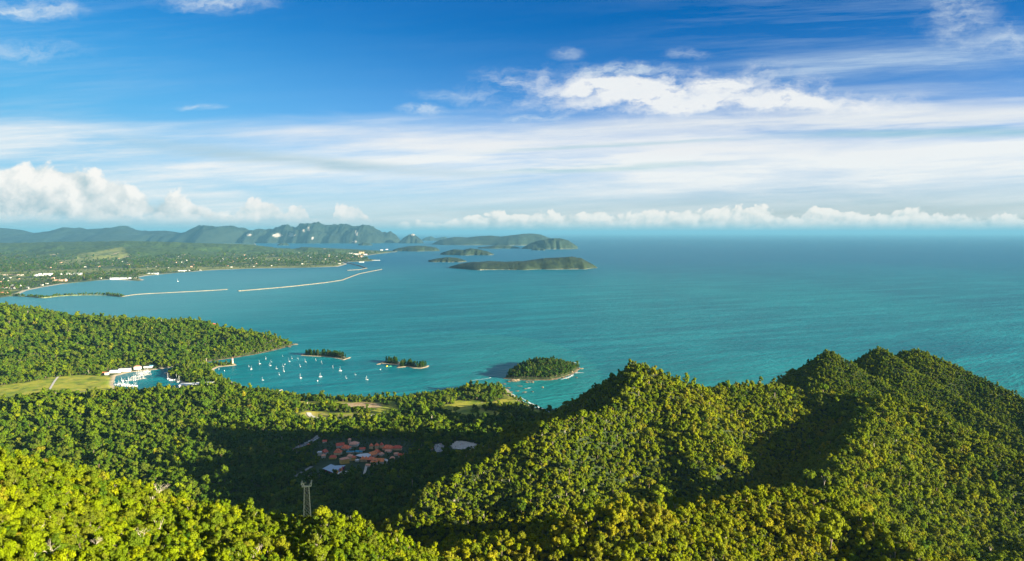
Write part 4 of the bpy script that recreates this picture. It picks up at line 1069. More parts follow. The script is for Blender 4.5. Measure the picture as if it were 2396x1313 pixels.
def canopy():
    g = float(ground(*at_sea(850, 1070, 24))); top = g + 11
    R = [world_at(740 + a / 10.89, 1010 + b / 10.89, top) for a, b in ((1000, 604), (1090, 572), (1240, 552), (1385, 546), (1392, 602), (1300, 664), (1085, 632))]
    c = sum(R, Vector()) / 7; P = [(p.x - c.x, p.y - c.y) for p in R]
    e = tag(empty('canopy', (c.x, c.y, g)), 'wide pale grey canopy roof with a dark red rim in the middle of the village', 'canopy')
    MB().prism(P, 10.2, 11).build('roof', GREY_ROOF, e)
    MB().prism([(p[0] * 1.015, p[1] * 1.015) for p in P], 9.3, 10.15).build('rim', MAROON, e)
    for x, y in P[::2] + [P[5]]: MB().bar((x * .9, y * .9, -1), (x * .9, y * .9, 9.3), 0.4).build('post', STEEL, e)
canopy()
def tent():
    x, y, z = on_ground(806, 1111)
    e = tag(empty('tent', (x, y, z)), 'white curved tent roof right of the blue grey hall', 'tent')
    V, Fc = [], []
    n = 8
    for i in range(n + 1):
        for j in range(n + 1):
            s, t = i / n, j / n
            px, py = (-15 + 28 * s), (-8 + 16 * t)
            V.append((px, py, 2.0 + 6.5 * math.sin(math.pi * (0.15 + 0.6 * s)) * (0.35 + 0.65 * math.sin(math.pi * (0.1 + 0.85 * t)))))
    for i in range(n):
        for j in range(n):
            a = i * (n + 1) + j; Fc.append((a, a + n + 1, a + n + 2, a + 1))
    mb = MB().add(V + [(v[0], v[1], v[2] - .25) for v in V], Fc + [tuple(k + len(V) for k in reversed(f)) for f in Fc])
    mb.build('membrane', WHITE, e)
    for sx, sy in ((-14, -7), (12, -7), (-14, 7), (12, 7)): MB().bar((sx, sy, -1), (sx, sy, 4.0), 0.25).build('pole', STEEL, e)
    MB().box(-9, 9, -5, 5, -1, 3.2).build('stage', MAROON, e)
tent()

# ------------------------------------------------------------------ cable car pylons
PYL = plain('painted_steel', (0.030, 0.042, 0.036), 0.6, 0.1)
def pylon(px, y, base_drop, height, w0, w1, label, nseg=9):
    x, yy, ztop = at_depth(px, base_drop, y)
    z0 = ztop - height
    e = tag(empty('cable_car_pylon', (x, yy, z0), math.radians(12)), label, 'pylon')
    def at(i, t):
        w = (w0 + (w1 - w0) * t) / 2; sx, sy = ((-1, -1), (1, -1), (1, 1), (-1, 1))[i]
        return (sx * w, sy * w, height * t * 0.93)
    for i in range(4): MB().bar(at(i, 0), at(i, 1), 0.19, 0.14).build('leg', PYL, e)
    br = MB()
    for k in range(nseg):
        t0, t1 = k / nseg, (k + 1) / nseg
        for i in range(4):
            j = (i + 1) % 4
            br.bar(at(i, t1), at(j, t1), 0.07); br.bar(at(i, t0), at(j, t1), 0.055); br.bar(at(j, t0), at(i, t1), 0.055)
    br.build('bracing', PYL, e)
    hw = w1 * 1.05; zt = height * 0.93
    arm = MB().box(-hw, hw, -w1 * .35, w1 * .35, zt, zt + height * 0.015)
    for s in (-1, 1):
        arm.bar((s * hw * .95, 0, zt), (s * hw, 0, height), 0.35); arm.bar((s * w1 * .4, 0, zt), (s * hw * .8, 0, height * 0.985), 0.25)
    arm.bar((-hw, 0, height * 0.985), (hw, 0, height * 0.985), 0.3)
    arm.build('crossarm', PYL, e)
    for s in (-1, 1): MB().box(s * hw - .5, s * hw + .5, -4, 4, height * 0.985, height * 1.005).build('sheave_row', PYL, e)
pylon(717, 640, 1128, 62, 8.5, 4.2, 'tall grey lattice cable car pylon rising behind the nearest yellow green spur')
pylon(835, 1560, 1113, 30, 4.5, 2.2, 'small faint lattice pylon in the shaded forest below the village', 7)
# ------------------------------------------------------------------ boats
SAILCOVER = plain('blue_sail_cover', (0.06, 0.16, 0.34), 0.8, 0.1)
DARKHULL = plain('dark_blue_hull', (0.03, 0.05, 0.12), 0.4, 0.1)
def hull_mb(L, B, D, sheer=0.5, n=9):
    mb = MB(); V, Q = [], []
    for i in range(n):
        t = i / (n - 1); x = -L / 2 + L * t
        b = B / 2 * (math.sin(math.pi * min(0.18 + t * 0.82, 1.0)) ** 0.65 if t < 0.999 else 0.04)
        z = D + sheer * (t * t)
        V += [(x, -b, z), (x, -b * .8, -.3), (x, 0, -.9 if t < .9 else -.2), (x, b * .8, -.3), (x, b, z)]
    for i in range(n - 1):
        for j in range(4):
            a = i * 5 + j; Q.append((a, a + 5, a + 6, a + 1))
        a = i * 5; Q.append((a + 4, a + 9, a + 5, a))
    Q.append((0, 1, 2, 3, 4)); mb.add(V, Q); return mb
def sailboat(L, mast, m_hull, cover):
    e = empty('sailboat', (0, 0, 0)); B = L * 0.30
    hull_mb(L, B, L * 0.09, L * 0.03).build('hull', m_hull, e)
    MB().prism([(-L * .30, -B * .30), (L * .12, -B * .28), (L * .2, 0), (L * .12, B * .28), (-L * .30, B * .30)], L * 0.09, [L * .17, L * .165, L * .14, L * .165, L * .17]).build('cabin', WHITE, e)
    mm = MB().bar((L * .06, 0, L * .09), (L * .06, 0, mast), 0.34, 0.22, 6)
    for h in (0.45, 0.72): mm.bar((L * .06, -B * .34, mast * h), (L * .06, B * .34, mast * h), 0.10)
    mm.build('mast', WHITE, e)
    bm_ = MB().bar((L * .06, 0, L * .24), (-L * .36, 0, L * .23), 0.42, 0.3, 6).build('boom', cover, e)
    st = MB().bar((L * .49, 0, L * .13), (L * .06, 0, mast * .97), 0.22, 0.14); st.build('furled_jib', WHITE, e)
    MB().bar((-L * .48, 0, L * .1), (L * .06, 0, mast * .99), 0.07).build('backstay', STEEL, e)
    return e
def motorboat(L):
    e = empty('motorboat', (0, 0, 0)); B = L * 0.33
    hull_mb(L, B, L * 0.12, L * 0.05).build('hull', WHITE, e)
    c = MB().box(-L * .28, L * .14, -B * .36, B * .36, L * .12, L * .26).build('cabin', WHITE, e)
    MB().prism([(-L * .22, -B * .32), (L * .02, -B * .32), (L * .02, B * .32), (-L * .22, B * .32)], L * .26, L * .35).build('flybridge', WHITE, c)
    MB().box(-L * .26, L * .13, -B * .37, B * .37, L * .18, L * .23).build('window', GLASS, c)
    return e
def catamaran(L, mast):
    e = empty('catamaran', (0, 0, 0)); B = L * 0.52
    for s in (-1, 1):
        o = hull_mb(L, L * .14, L * 0.11, L * 0.03).build('hull', WHITE, e); o.location.y = s * B * .38
    c = MB().box(-L * .38, L * .16, -B * .38, B * .38, L * .10, L * .15).build('deck', WHITE, e)
    MB().prism([(-L * .28, -B * .28), (L * .06, -B * .24), (L * .06, B * .24), (-L * .28, B * .28)], L * .15, [L * .24, L * .2, L * .2, L * .24]).build('cabin', WHITE, e)
    MB().bar((L * .06, 0, L * .15), (L * .06, 0, mast), 0.36, 0.24, 6).build('mast', WHITE, e)
    MB().bar((L * .06, 0, L * .30), (-L * .38, 0, L * .31), 0.5, 0.35, 6).build('boom', SAILCOVER, e)
    return e
def kids(o): return [q for q in bpy.data.objects if q.parent == o]
PROTO = {'sloop': sailboat(14, 19, WHITE, SAILCOVER), 'yacht': sailboat(18, 25, WHITE, WHITE), 'dark': sailboat(15, 21, DARKHULL, SAILCOVER), 'cat': catamaran(17, 24), 'motor': motorboat(14)}
USED = set()
def boat(kind, x, y, rz, s, label, group=None):
    p = PROTO[kind]; o = p if kind not in USED else copy_tree(p); USED.add(kind)
    o.location = (x, y, -drop(x, y)); o.rotation_euler = (0, 0, math.radians(rz)); s *= 0.62 if group == MOORED else 0.85; o.scale = (s, s, s)
    for k in ('group',):
        if k in o: del o[k]
    tag(o, label, kind if kind == 'catamaran' else {'motor': 'motorboat', 'cat': 'catamaran'}.get(kind, 'sailboat'), group)
    return o
MOORED = 'boats moored in the bay'
BOATS = [
    ('motor', 512, 864, 0.9, 'small white motorboat lying close under the lighthouse spit'),
    ('motor', 525, 868, 0.9, 'white motorboat just outside the one lying under the lighthouse spit'),
    ('sloop', 582, 858, 0.8, 'small sailboat nearest the lighthouse'),
    ('cat', 588, 864, 1.1, 'white catamaran in front of the small sailboat nearest the lighthouse'),
    ('cat', 607, 852, 1.3, 'large white catamaran with a tall mast between the lighthouse and the headland'),
    ('sloop', 622, 840, 1.1, 'sailboat closest to the rocky shore of the headland'),
    ('yacht', 632, 856, 1.0, 'front one of two sailboats almost in line below the headland'),
    ('sloop', 634, 847, 1.0, 'rear one of two sailboats almost in line below the headland'),
    ('sloop', 647, 863, 1.0, 'sailboat alone between the pair in line and the motorboat'),
    ('sloop', 653, 877, 1.0, 'sailboat third nearest the beach in the left half of the bay'),
    ('sloop', 662, 858, 1.1, 'sailboat beside the motorboat in the middle of the fleet'),
    ('motor', 666, 853, 0.9, 'white motorboat in the middle of the fleet of sailboats'),
    ('yacht', 664, 869, 1.1, 'bright white yacht in front of the motorboat in the middle of the fleet'),
    ('yacht', 676, 846, 1.2, 'tall masted white yacht near the tip of the headland'),
    ('sloop', 683, 839, 1.0, 'sailboat farthest back beside the tip of the headland'),
    ('sloop', 661, 834, 0.7, 'tiny sailboat tucked close under the headland rocks'),
    ('sloop', 697, 840, 0.8, 'small sailboat right of the tip of the headland, left of the tree covered islet'),
    ('cat', 614, 890, 0.95, 'sailing catamaran nearest the beach, alone in front'),
    ('cat', 702.6, 885, 1.35, 'largest white catamaran with a tall mast in the foreground of the bay'),
    ('yacht', 750, 882, 1.2, 'white yacht right of the largest catamaran and behind the lone motorboat'),
    ('motor', 742, 892, 1.15, 'lone white motorboat nearest the tree lined shore'),
    ('sloop', 702, 858, 1.1, 'sailboat directly behind the largest catamaran'),
    ('yacht', 714, 847.5, 1.15, 'yacht in front of the left end of the tree covered islet'),
    ('sloop', 738.5, 843, 0.95, 'sailboat almost touching the sandy shore of the tree covered islet'),
    ('dark', 752.6, 850, 1.05, 'dark hulled sailboat below the middle of the tree covered islet'),
    ('dark', 779, 861.5, 1.1, 'dark hulled sailboat below the right end of the tree covered islet'),
    ('yacht', 796.5, 868, 1.2, 'tall white yacht between the two tree covered islets'),
    ('sloop', 809.5, 885, 1.15, 'sailboat in the right part of the bay closest to the shore trees'),
    ('sloop', 831, 877.5, 1.0, 'sailboat second from the right of the whole fleet'),
    ('yacht', 858, 889, 1.15, 'sailboat farthest right of the whole moored fleet'),
    ('motor', 890, 865, 0.7, 'small motorboat by the left end of the second tree covered islet'),
    ('motor', 1146, 884, 0.75, 'speedboat heading for the rocks beside the round wooded island'),
    ('cat', 416, 659, 2.6, 'distant white ferry alone in the inner bay behind the breakwater'),
]
rb = random.Random(5)
for kind, px, py, s, lab in BOATS:
    x, y = at_sea(px, py); boat(kind, x, y, rb.gauss(150, 24), s, lab, MOORED)
# marina: pontoons with berthed yachts
PONT = [((322, 876), (352, 868)), ((306, 884), (354, 875)), ((284, 893), (342, 885)), ((272, 899), (322, 906))]
lab4 = ('floating pontoon farthest back in the marina, under the white sheds', 'second floating pontoon from the back of the marina', 'floating pontoon in the middle of the marina basin', 'floating pontoon nearest the grass field in the marina')
for (a, b), lab in zip(PONT, lab4):
    (x0, y0), (x1, y1) = at_sea(*a), at_sea(*b)
    L = math.hypot(x1 - x0, y1 - y0); e = tag(empty('pontoon', (x0, y0, -drop(x0, y0)), math.atan2(y1 - y0, x1 - x0)), lab, 'pontoon', 'marina pontoons')
    MB().box(0, L, -1.6, 1.6, -.3, .9).build('deck', WOOD, e)
    fg = MB()
    for k in range(int(L / 13)): fg.box(6 + 13 * k, 7.4 + 13 * k, -11, 11, -.3, .7)
    fg.build('finger', WOOD, e)
    th = math.atan2(y1 - y0, x1 - x0)
    for k in range(int(L / 6.5)):
        t = 3.2 + 6.5 * k
        for s in (-1, 1):
            if rb.random() < 0.28: continue
            kd = rb.choice(['yacht', 'sloop', 'yacht', 'motor', 'dark', 'sloop'])
            x = x0 + math.cos(th) * t - math.sin(th) * s * 9.5; y = y0 + math.sin(th) * t + math.cos(th) * s * 9.5
            boat(kd, x, y, math.degrees(th) - 90 * s + 180 * (rb.random() < .3), rb.uniform(0.6, 0.95),
                 {'motor': 'white motorboat berthed among the yachts at the marina pontoons', 'dark': 'dark hulled sailboat berthed among the white yachts at the marina pontoons',
                  'sloop': 'white sailboat with a blue sail cover berthed at the marina pontoons', 'yacht': 'larger all white yacht berthed at the marina pontoons'}[kd], 'boats berthed at the marina')
for px, py, k, lab in ((393, 887, 'cat', 'white boat moored on the right bank of the marina, leftmost of three'), (400, 890, 'motor', 'white motorboat moored on the right bank of the marina basin'),
                       (412, 889, 'cat', 'white catamaran moored below the trees right of the marina'), (420, 894, 'yacht', 'white yacht moored beside the white curved building'), (386, 874, 'motor', 'small motorboat at the back of the marina channel')):
    x, y = at_sea(px, py); boat(k, x, y, rb.uniform(0, 360), 1.25, lab, 'boats berthed at the marina')

# ------------------------------------------------------------------ marina buildings and lighthouse
MAR = 'marina buildings'
house(238, 876, 28, 10, 6, 4, 12, TILE, WHITE_WALL, 'low red roofed marina house left of the white sheds', 'gable', 1, 'building', MAR, 'marina_building')
house(250, 877, 12, 12, 9, 3, 0, TILE_PINK, WHITE, 'white gabled marina house beside the red roofed one', 'gable', 2, 'building', MAR, 'marina_building')
house(270, 872, 40, 16, 10, 1, 10, GREY_ROOF, WHITE, 'white flat roofed marina shed next to the gabled house', 'flat', 2, 'building', MAR, 'marina_building')
house(292, 868.5, 46, 16, 11, 1, 8, GREY_ROOF, WHITE, 'longest white flat roofed shed in the marina row', 'flat', 2, 'building', MAR, 'marina_building')
house(322, 864, 26, 14, 11, 5, 6, TILE_PINK, WHITE, 'pinkish roofed white marina house at the back of the basin', 'hip', 2, 'building', MAR, 'marina_building')
house(346, 861, 34, 10, 6, 2, 5, GREY_ROOF, WHITE_WALL, 'low pale shed at the right end of the marina row', 'gable', 1, 'building', MAR, 'marina_building')
house(354, 857.5, 14, 8, 4, 2, 5, BLUE_ROOF, WHITE_WALL, 'small turquoise roofed hut above the marina channel', 'gable', 1, 'building', MAR, 'marina_building')
house(500, 762, 26, 12, 8, 7, 10, TILE_DARK, TIMBER_DARK, 'dark red roofed house on the tip of the small cove behind the headland', 'hip', 1, 'building', None, 'beach_house')
house(462, 764, 14, 9, 5, 4, 10, TILE_DARK, WHITE_WALL, 'small dark roofed house by the cove sand behind the headland', 'gable', 1, 'building', None, 'beach_house')
house(528, 898, 12, 9, 4, 2, 0, BLUE_ROOF, WHITE_WALL, 'bright blue roofed hut among trees by the bay beach', 'gable', 1, 'building', None, 'beach_hut')
def arena():
    x, y = at_sea(461, 903, 8); z = float(ground(x, y))
    e = tag(empty('marina_hall', (x, y, z), math.radians(8)), 'long white building with an arched white roof between the marina and the bay beach', 'building')
    w, d = 118, 46
    wl = MB().box(-w / 2, w / 2, -d / 2, d / 2, -2, 8).build('wall', WHITE, e)
    def arch(x0, x1, y0, y1, z0, rise, n=8):
        V, Q = [], []
        for i in range(n + 1):
            t = i / n; yy = y0 + (y1 - y0) * t; zz = z0 + rise * math.sin(math.pi * (0.12 + 0.76 * t))
            V += [(x0, yy, zz), (x1, yy, zz), (x0, yy, zz - .6), (x1, yy, zz - .6)]
        for i in range(n):
            a = i * 4; Q += [(a, a + 1, a + 5, a + 4), (a + 2, a + 6, a + 7, a + 3), (a, a + 4, a + 6, a + 2), (a + 1, a + 3, a + 7, a + 5)]
        Q += [(0, 2, 3, 1), (4 * n, 4 * n + 1, 4 * n + 3, 4 * n + 2)]
        return MB().add(V, Q)
    arch(-w * .52, -w * .06, -d * .55, d * .55, 7.5, 6).build('roof', GREY_ROOF, e)
    arch(-w * .02, w * .52, -d * .55, d * .55, 7.5, 8).build('roof', WHITE, e)
    MB().box(-w * .06, -w * .02, -d * .5, d * .5, 8, 9.4).build('roof', TIMBER_DARK, e)
arena()
def lighthouse():
    x, y = at_sea(544, 853.5); z = float(ground(x, y))
    e = tag(empty('lighthouse', (x, y, z)), 'pale lighthouse standing at the tip of the sandy harbour spit', 'lighthouse')
    k = 1.25
    MB().cone(7 * k, -1, 3, 12, 6.2 * k).build('base', STONE_PALE, e)
    MB().cone(3.9 * k, 3, 20 * k, 12, 2.7 * k).build('tower', plain('pinkish_plaster', (0.50, 0.40, 0.32), 0.8, 0.08, 0.2), e)
    MB().cone(3.7 * k, 20 * k, 20.9 * k, 12, 3.7 * k).build('gallery', WHITE, e)
    MB().cone(1.9 * k, 20.9 * k, 23.4 * k, 12, 1.9 * k).build('lantern', GLASS, e)
    MB().cone(2.3 * k, 23.4 * k, 25.6 * k, 12).build('cap', TILE, e)
lighthouse()

# ------------------------------------------------------------------ islets and rocks
def mound(name, outline, hfun, label, res=5.0, m=None, pad=26, sandw=9, rockw=0):
    xs = [p[0] for p in outline]; ys = [p[1] for p in outline]
    X, Y = np.meshgrid(np.arange(min(xs) - pad, max(xs) + pad, res), np.arange(min(ys) - pad, max(ys) + pad, res))
    c = sdist(X, Y, outline) + fbm(X, Y, 35, 55, 3) * 10
    h = np.where(c > 0, hfun(X, Y, c), c * 0.15)
    sand_ = np.clip((sandw - c) / 3, 0, 1) if sandw else np.zeros(c.shape); rock_ = np.clip((rockw - c) / 3, 0, 1) if rockw else np.zeros(c.shape)
    o = link(name, mesh_np(name, np.stack([X, Y, h - drop(X, Y)], -1).reshape(-1, 3), grid_faces(X.shape[1], X.shape[0]), True,
             {'sand': ('POINT', sand_), 'rock': ('POINT', rock_), 'grass': ('POINT', c * 0), 'bare': ('POINT', c * 0)}), None, m or MAT_LAND)
    tag(o, label, 'islet', kind='structure')
    def hf(x, y):
        cc = sdist(np.asarray(x, float), np.asarray(y, float), outline); return np.where(cc > 0, hfun(np.asarray(x, float), np.asarray(y, float), np.maximum(cc, 0)), -1), cc
    return hf
def back(P, d):                      # turn a visible front shore into a closed outline, d metres deep
    n = len(P); return P + [(P[n - 1 - i][0], P[n - 1 - i][1] + d * math.sin(math.pi * (i + .5) / n) ** 0.5) for i in range(n)]
I1 = back(S_((704, 832), (722, 833.5), (745, 834.5), (768, 836), (790, 839), (803, 842.5), (818, 839)), 80)
I2 = back(S_((882, 853.5), (895, 851), (915, 852.5), (933, 855), (925, 862), (935, 860.5), (955, 858), (968, 862), (985, 862.5), (1001, 859)), 85)
h1 = mound('islet', I1, lambda X, Y, c: 0.8 + np.minimum(c, 18) * 0.16, 'left sandy islet covered with a row of tall dark casuarina trees', 4.0, sandw=8)
h2 = mound('islet', I2, lambda X, Y, c: 0.8 + np.minimum(c, 18) * 0.16, 'right sandy islet with casuarina trees and a forked sandbar', 4.0, sandw=9)
I3 = S_((1178, 886), (1200, 889), (1235, 890), (1262, 890), (1290, 889.5), (1312, 885), (1332, 879), (1342, 874), (1350, 868), (1360, 863), (1352, 860)) + [(225, 3130), (150, 3170), (70, 3130), (5, 3010)]
h3 = mound('island', I3, lambda X, Y, c: 0.8 + np.minimum(c, 10) * 0.35 + 33 * (1 - np.exp(-np.maximum(c - 6, 0) / 85)), 'round forested island with brown rocks round its foot', 5.0, sandw=0, rockw=6)

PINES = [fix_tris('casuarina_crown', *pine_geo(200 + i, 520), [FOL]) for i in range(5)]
def pine_trunk():
    v, q = tube([(0, 0, -.3), (0.02, 0, 1.2), (0.0, 0.03, 2.6), (0, 0, 4.0)], 0.075, 0.02, 6)
    return mesh_np('casuarina_trunk', v, q)
PTRUNK = pine_trunk(); PTRUNK.materials.append(BARK)
def casuarina(x, y, z, s, tone, rz, k, label, group, wide=1.0):
    e = tag(empty('casuarina_tree', (x, y, z), rz, s), label, 'tree', group)
    e.scale = (s * wide, s * wide, s)
    c = bpy.data.objects.new('crown', PINES[k % 5]); COL.objects.link(c); c.parent = e; c['tone'] = float(tone)
    t = bpy.data.objects.new('trunk', PTRUNK); COL.objects.link(t); t.parent = e
    return e
rt = random.Random(9)
def pine_row(P, n, hf, grp, lab, inner, smin, smax, tone, seed):
    r = random.Random(seed); got = 0; xs = [p[0] for p in P]; ys = [p[1] for p in P]
    for _ in range(4000):
        if got >= n: break
        x = r.uniform(min(xs), max(xs)); y = r.uniform(min(ys), max(ys)); h, c = hf(x, y)
        if c < inner: continue
        casuarina(x, y, float(h) - drop(x, y), r.uniform(smin, smax), tone + r.gauss(0, .07), r.uniform(0, 6.28), r.randrange(5), lab, grp, r.uniform(1.2, 1.7)); got += 1
pine_row(I1, 62, h1, 'casuarina trees on the left islet', 'dark upright casuarina tree in the grove on the left sandy islet', 9, 4.2, 6.6, 0.14, 1)
pine_row(I2, 58, h2, 'casuarina trees on the right islet', 'dark upright casuarina tree in the grove on the right sandy islet', 10, 4.0, 6.2, 0.16, 2)
X, Y = grid_points(-150, 330, 2820, 3260, 8.5, 77)
h, c = h3(X, Y); ok = c > 9; X, Y, h = X[ok], Y[ok], h[ok]
r_ = np.random.default_rng(78); s_ = 6.2 * r_.lognormal(0, .2, len(X))
scatter('island_forest', G_FAR, np.stack([X, Y, h - drop(X, Y) - s_ * 0.75], 1), r_.integers(0, 8, len(X)), s_, 0.22 + r_.normal(0, .12, len(X)), 'dark dense forest covering the round island', 'forest', 79)

def boulder(px, py, rx, ry, rz_, label, m=None, sea_=True, seed=0, name='rock'):
    x, y = at_sea(px, py); z = -drop(x, y)
    r = np.random.default_rng(seed); v, f = ico(3)
    n = 1 + 0.22 * np.sin(v @ r.normal(size=3) * 3 + r.uniform(0, 6)) + 0.14 * np.sin(v @ r.normal(size=3) * 6 + 1) + 0.05 * r.normal(size=len(v))
    v = v * n[:, None] * np.array([rx, ry, rz_])
    o = link(name, mesh_np(name, v, f, False), None, m or STONE); o.location = (x, y, z + rz_ * 0.25); o.rotation_euler = (0, 0, r.uniform(-.4, .4))
    tag(o, label, 'rock', 'rocks around the round island'); return o
for k, a in enumerate([
    (1201, 892.5, 13, 6, 6, 'largest pale flat boulder in front of the left end of the round island', STONE_PALE), (1211, 891.5, 9, 6, 5.5, 'pale boulder leaning on the largest flat boulder', STONE_PALE), (1191, 893.5, 8, 4, 3, 'brown rock left of the largest pale boulder', None),
    (1233, 895.5, 6, 4, 4, 'brown boulder below the round island, left half of a pair', None), (1243, 894.8, 11, 5, 3.5, 'long tan boulder below the round island, right half of a pair', STONE_PALE),
    (1269.5, 907, 4, 3, 3, 'single tan rock alone in the open water of the cove', STONE_PALE), (1229, 910, 4.5, 3, 2, 'dark rock with white foam beside it', None), (1217, 904, 11, 3, 1.6, 'long low dark reef rock in the channel', None),
    (1246, 917, 4, 3, 2, 'small brown rock right of the reef rows', None), (1228, 918, 8, 3, 1.8, 'low reef rock nearest the sandy beach', None), (1211, 915.5, 8, 3, 1.8, 'dark reef rock between the beach and the channel reef', None),
    (1180, 899, 8, 4, 2.5, 'brown rock off the wooded point, right one', None), (1171, 899, 7, 3, 2, 'brown rock off the wooded point, middle one', None), (1165.5, 894.5, 5, 3, 2, 'brown rock off the wooded point, outermost one', None),
    (1188, 908, 8, 4, 2, 'flat dark rock on the shore of the wooded point', None), (1196, 918, 8, 4, 2, 'rock half buried at the upper end of the curved beach', None),
    (1353, 864, 12, 5, 5, 'brown rock at the far right tip of the round island', None), (1362, 863.5, 7, 3, 3, 'outermost rock off the right tip of the round island', STONE_PALE), (1345, 870.5, 11, 5, 4, 'rough brown rock on the right shore of the round island', None),
    (1337, 873, 7, 4, 7, 'pale slab on the right shore of the round island', STONE_PALE), (1337, 849.5, 4, 3, 2.5, 'lone dark rock in the foam behind the round island', None), (1329, 887, 4, 3, 2, 'small rock in the foam in front of the round island', None), (1349, 884, 5, 3, 1.8, 'low greenish rock right of the round island', None),
    (1300, 888, 9, 4, 3, 'brown rocks at the middle of the round island shore', None), (1318, 884.5, 8, 4, 3, 'brown rock at the front right of the round island shore', None),
    (690, 806.5, 13, 6, 4, 'orange brown rock at the tip of the headland', STONE_PALE), (676, 812.5, 11, 5, 5, 'brown rock on the shore just inside the headland tip', STONE)]):
    boulder(a[0], a[1], a[2], a[3], a[4], a[5], a[6], seed=300 + k)

# foam and beaches
def ribbon(name, pts, w0, w1, z, m, label, cat, jitter=0.0, seed=1, kind='structure'):
    P = np.array([at_sea(px, py) for px, py in pts]); Q = []
    for a, b in zip(P[:-1], P[1:]):
        n = max(2, int(np.hypot(*(b - a)) / 7)); Q += [a + (b - a) * k / n for k in range(n)]
    Q.append(P[-1]); Q = np.array(Q); r = np.random.default_rng(seed)
    for _ in range(5): Q[1:-1] = (Q[:-2] + 2 * Q[1:-1] + Q[2:]) / 4
    T_ = np.gradient(Q, axis=0); T_ /= np.linalg.norm(T_, axis=1, keepdims=True) + 1e-9; Nn = np.stack([-T_[:, 1], T_[:, 0]], 1)
    tp = np.sin(np.linspace(0.08, math.pi - 0.08, len(Q))) ** 0.4; w = np.linspace(w0, w1, len(Q)) * tp * (1 + r.uniform(-jitter, jitter, len(Q)))
    V = []
    for q, n_, ww in zip(Q, Nn, w):
        for s in (-1, 1):
            p = q + n_ * s * ww / 2 * (1 + r.uniform(-jitter, jitter)); V.append((p[0], p[1], z - drop(p[0], p[1])))
    o = link(name, mesh_np(name, V, grid_faces(2, len(Q)), True), None, m); tag(o, label, cat, kind=kind); return o
ribbon('foam', [(1199, 922), (1212, 935), (1235, 949), (1262, 961), (1292, 966), (1312, 966)], 9, 20, 0.35, FOAM, 'white surf breaking along the curved beach', 'surf', 0.45, 2)
ribbon('foam', [(1215, 928), (1240, 943), (1270, 957), (1304, 963)], 3, 7, 0.35, FOAM, 'second thinner line of surf off the curved beach', 'surf', 0.7, 3)
ribbon('foam', [(1325, 848), (1340, 848), (1357, 850)], 5, 5, 0.35, FOAM, 'white foam behind the round island', 'surf', 0.6, 4)
ribbon('foam', [(1345, 873), (1355, 872), (1367, 872.5)], 10, 6, 0.35, FOAM, 'white foam off the right rocks of the round island', 'surf', 0.5, 5)
ribbon('foam', [(1312, 888), (1330, 884), (1342, 877)], 9, 9, 0.35, FOAM, 'white foam along the front right shore of the round island', 'surf', 0.6, 6)
ribbon('foam', [(1234, 909), (1240, 907), (1244, 908)], 5, 5, 0.35, FOAM, 'small patch of foam beside the dark rock in the cove', 'surf', 0.5, 7)
ribbon('wake', [(1150, 884), (1138, 886.5), (1118, 889), (1100, 891)], 2, 5, 0.3, FOAM, 'thin white wake trailing behind the speedboat', 'wake', 0.5, 8)
ribbon('beach', [(1184, 911), (1194, 927), (1214, 941), (1238, 953), (1264, 963), (1286, 971)], 26, 26, 2.0, SAND, 'curved sandy beach between the wooded point and the sunlit ridge', 'beach', 0.1, 9)
ribbon('beach', [(506, 876), (515, 884), (532, 892), (552, 903), (578, 910), (610, 916), (645, 921), (690, 930)], 16, 26, 1.6, SAND, 'pale sandy beach round the inner edge of the bay', 'beach', 0.15, 10)
ribbon('beach', [(494, 854), (520, 853), (552, 853)], 20, 12, 1.9, SAND, 'sandy spit leading out to the lighthouse', 'beach', 0.12, 11)
for k, (a, b) in enumerate((((596, 921), (606, 916)), ((613, 922), (622, 917)), ((630, 922), (660, 913)))):
    (x0, y0), (x1, y1) = at_sea(*a), at_sea(*b); e = tag(empty('jetty', (x0, y0, -drop(x0, y0)), math.atan2(y1 - y0, x1 - x0)), ('first short pale jetty at the near end of the bay beach', 'second short pale jetty beside the first', 'longest pale jetty right of the two short ones')[k], 'jetty')
    MB().box(0, math.hypot(x1 - x0, y1 - y0), -3, 3, 1.5, 2.6).build('deck', WOOD, e)
    pl = MB(); [pl.box(t, t + .6, -2.4, 2.4, -2, 1.5) for t in range(3, int(math.hypot(x1 - x0, y1 - y0)), 9)]; pl.build('piles', TIMBER_DARK, e)
x, y = at_sea(908, 857.5); e = tag(empty('float_playground', (x, y, -drop(x, y))), 'yellow and green inflatable water park floating beside the second islet', 'water park')
MB().box(-9, -1, -4, 4, 0, 1.6).cone(3.5, 1.5, 4.5, 8, 2, -5, 0).build('slide', plain('yellow_vinyl', (0.75, 0.62, 0.06), 0.5, 0.1), e)
MB().box(1, 16, -3, 3, 0, 1.2).cone(2.5, 1.1, 3.0, 8, 1.2, 12, 0).build('raft', plain('green_vinyl', (0.10, 0.50, 0.26), 0.5, 0.1), e)

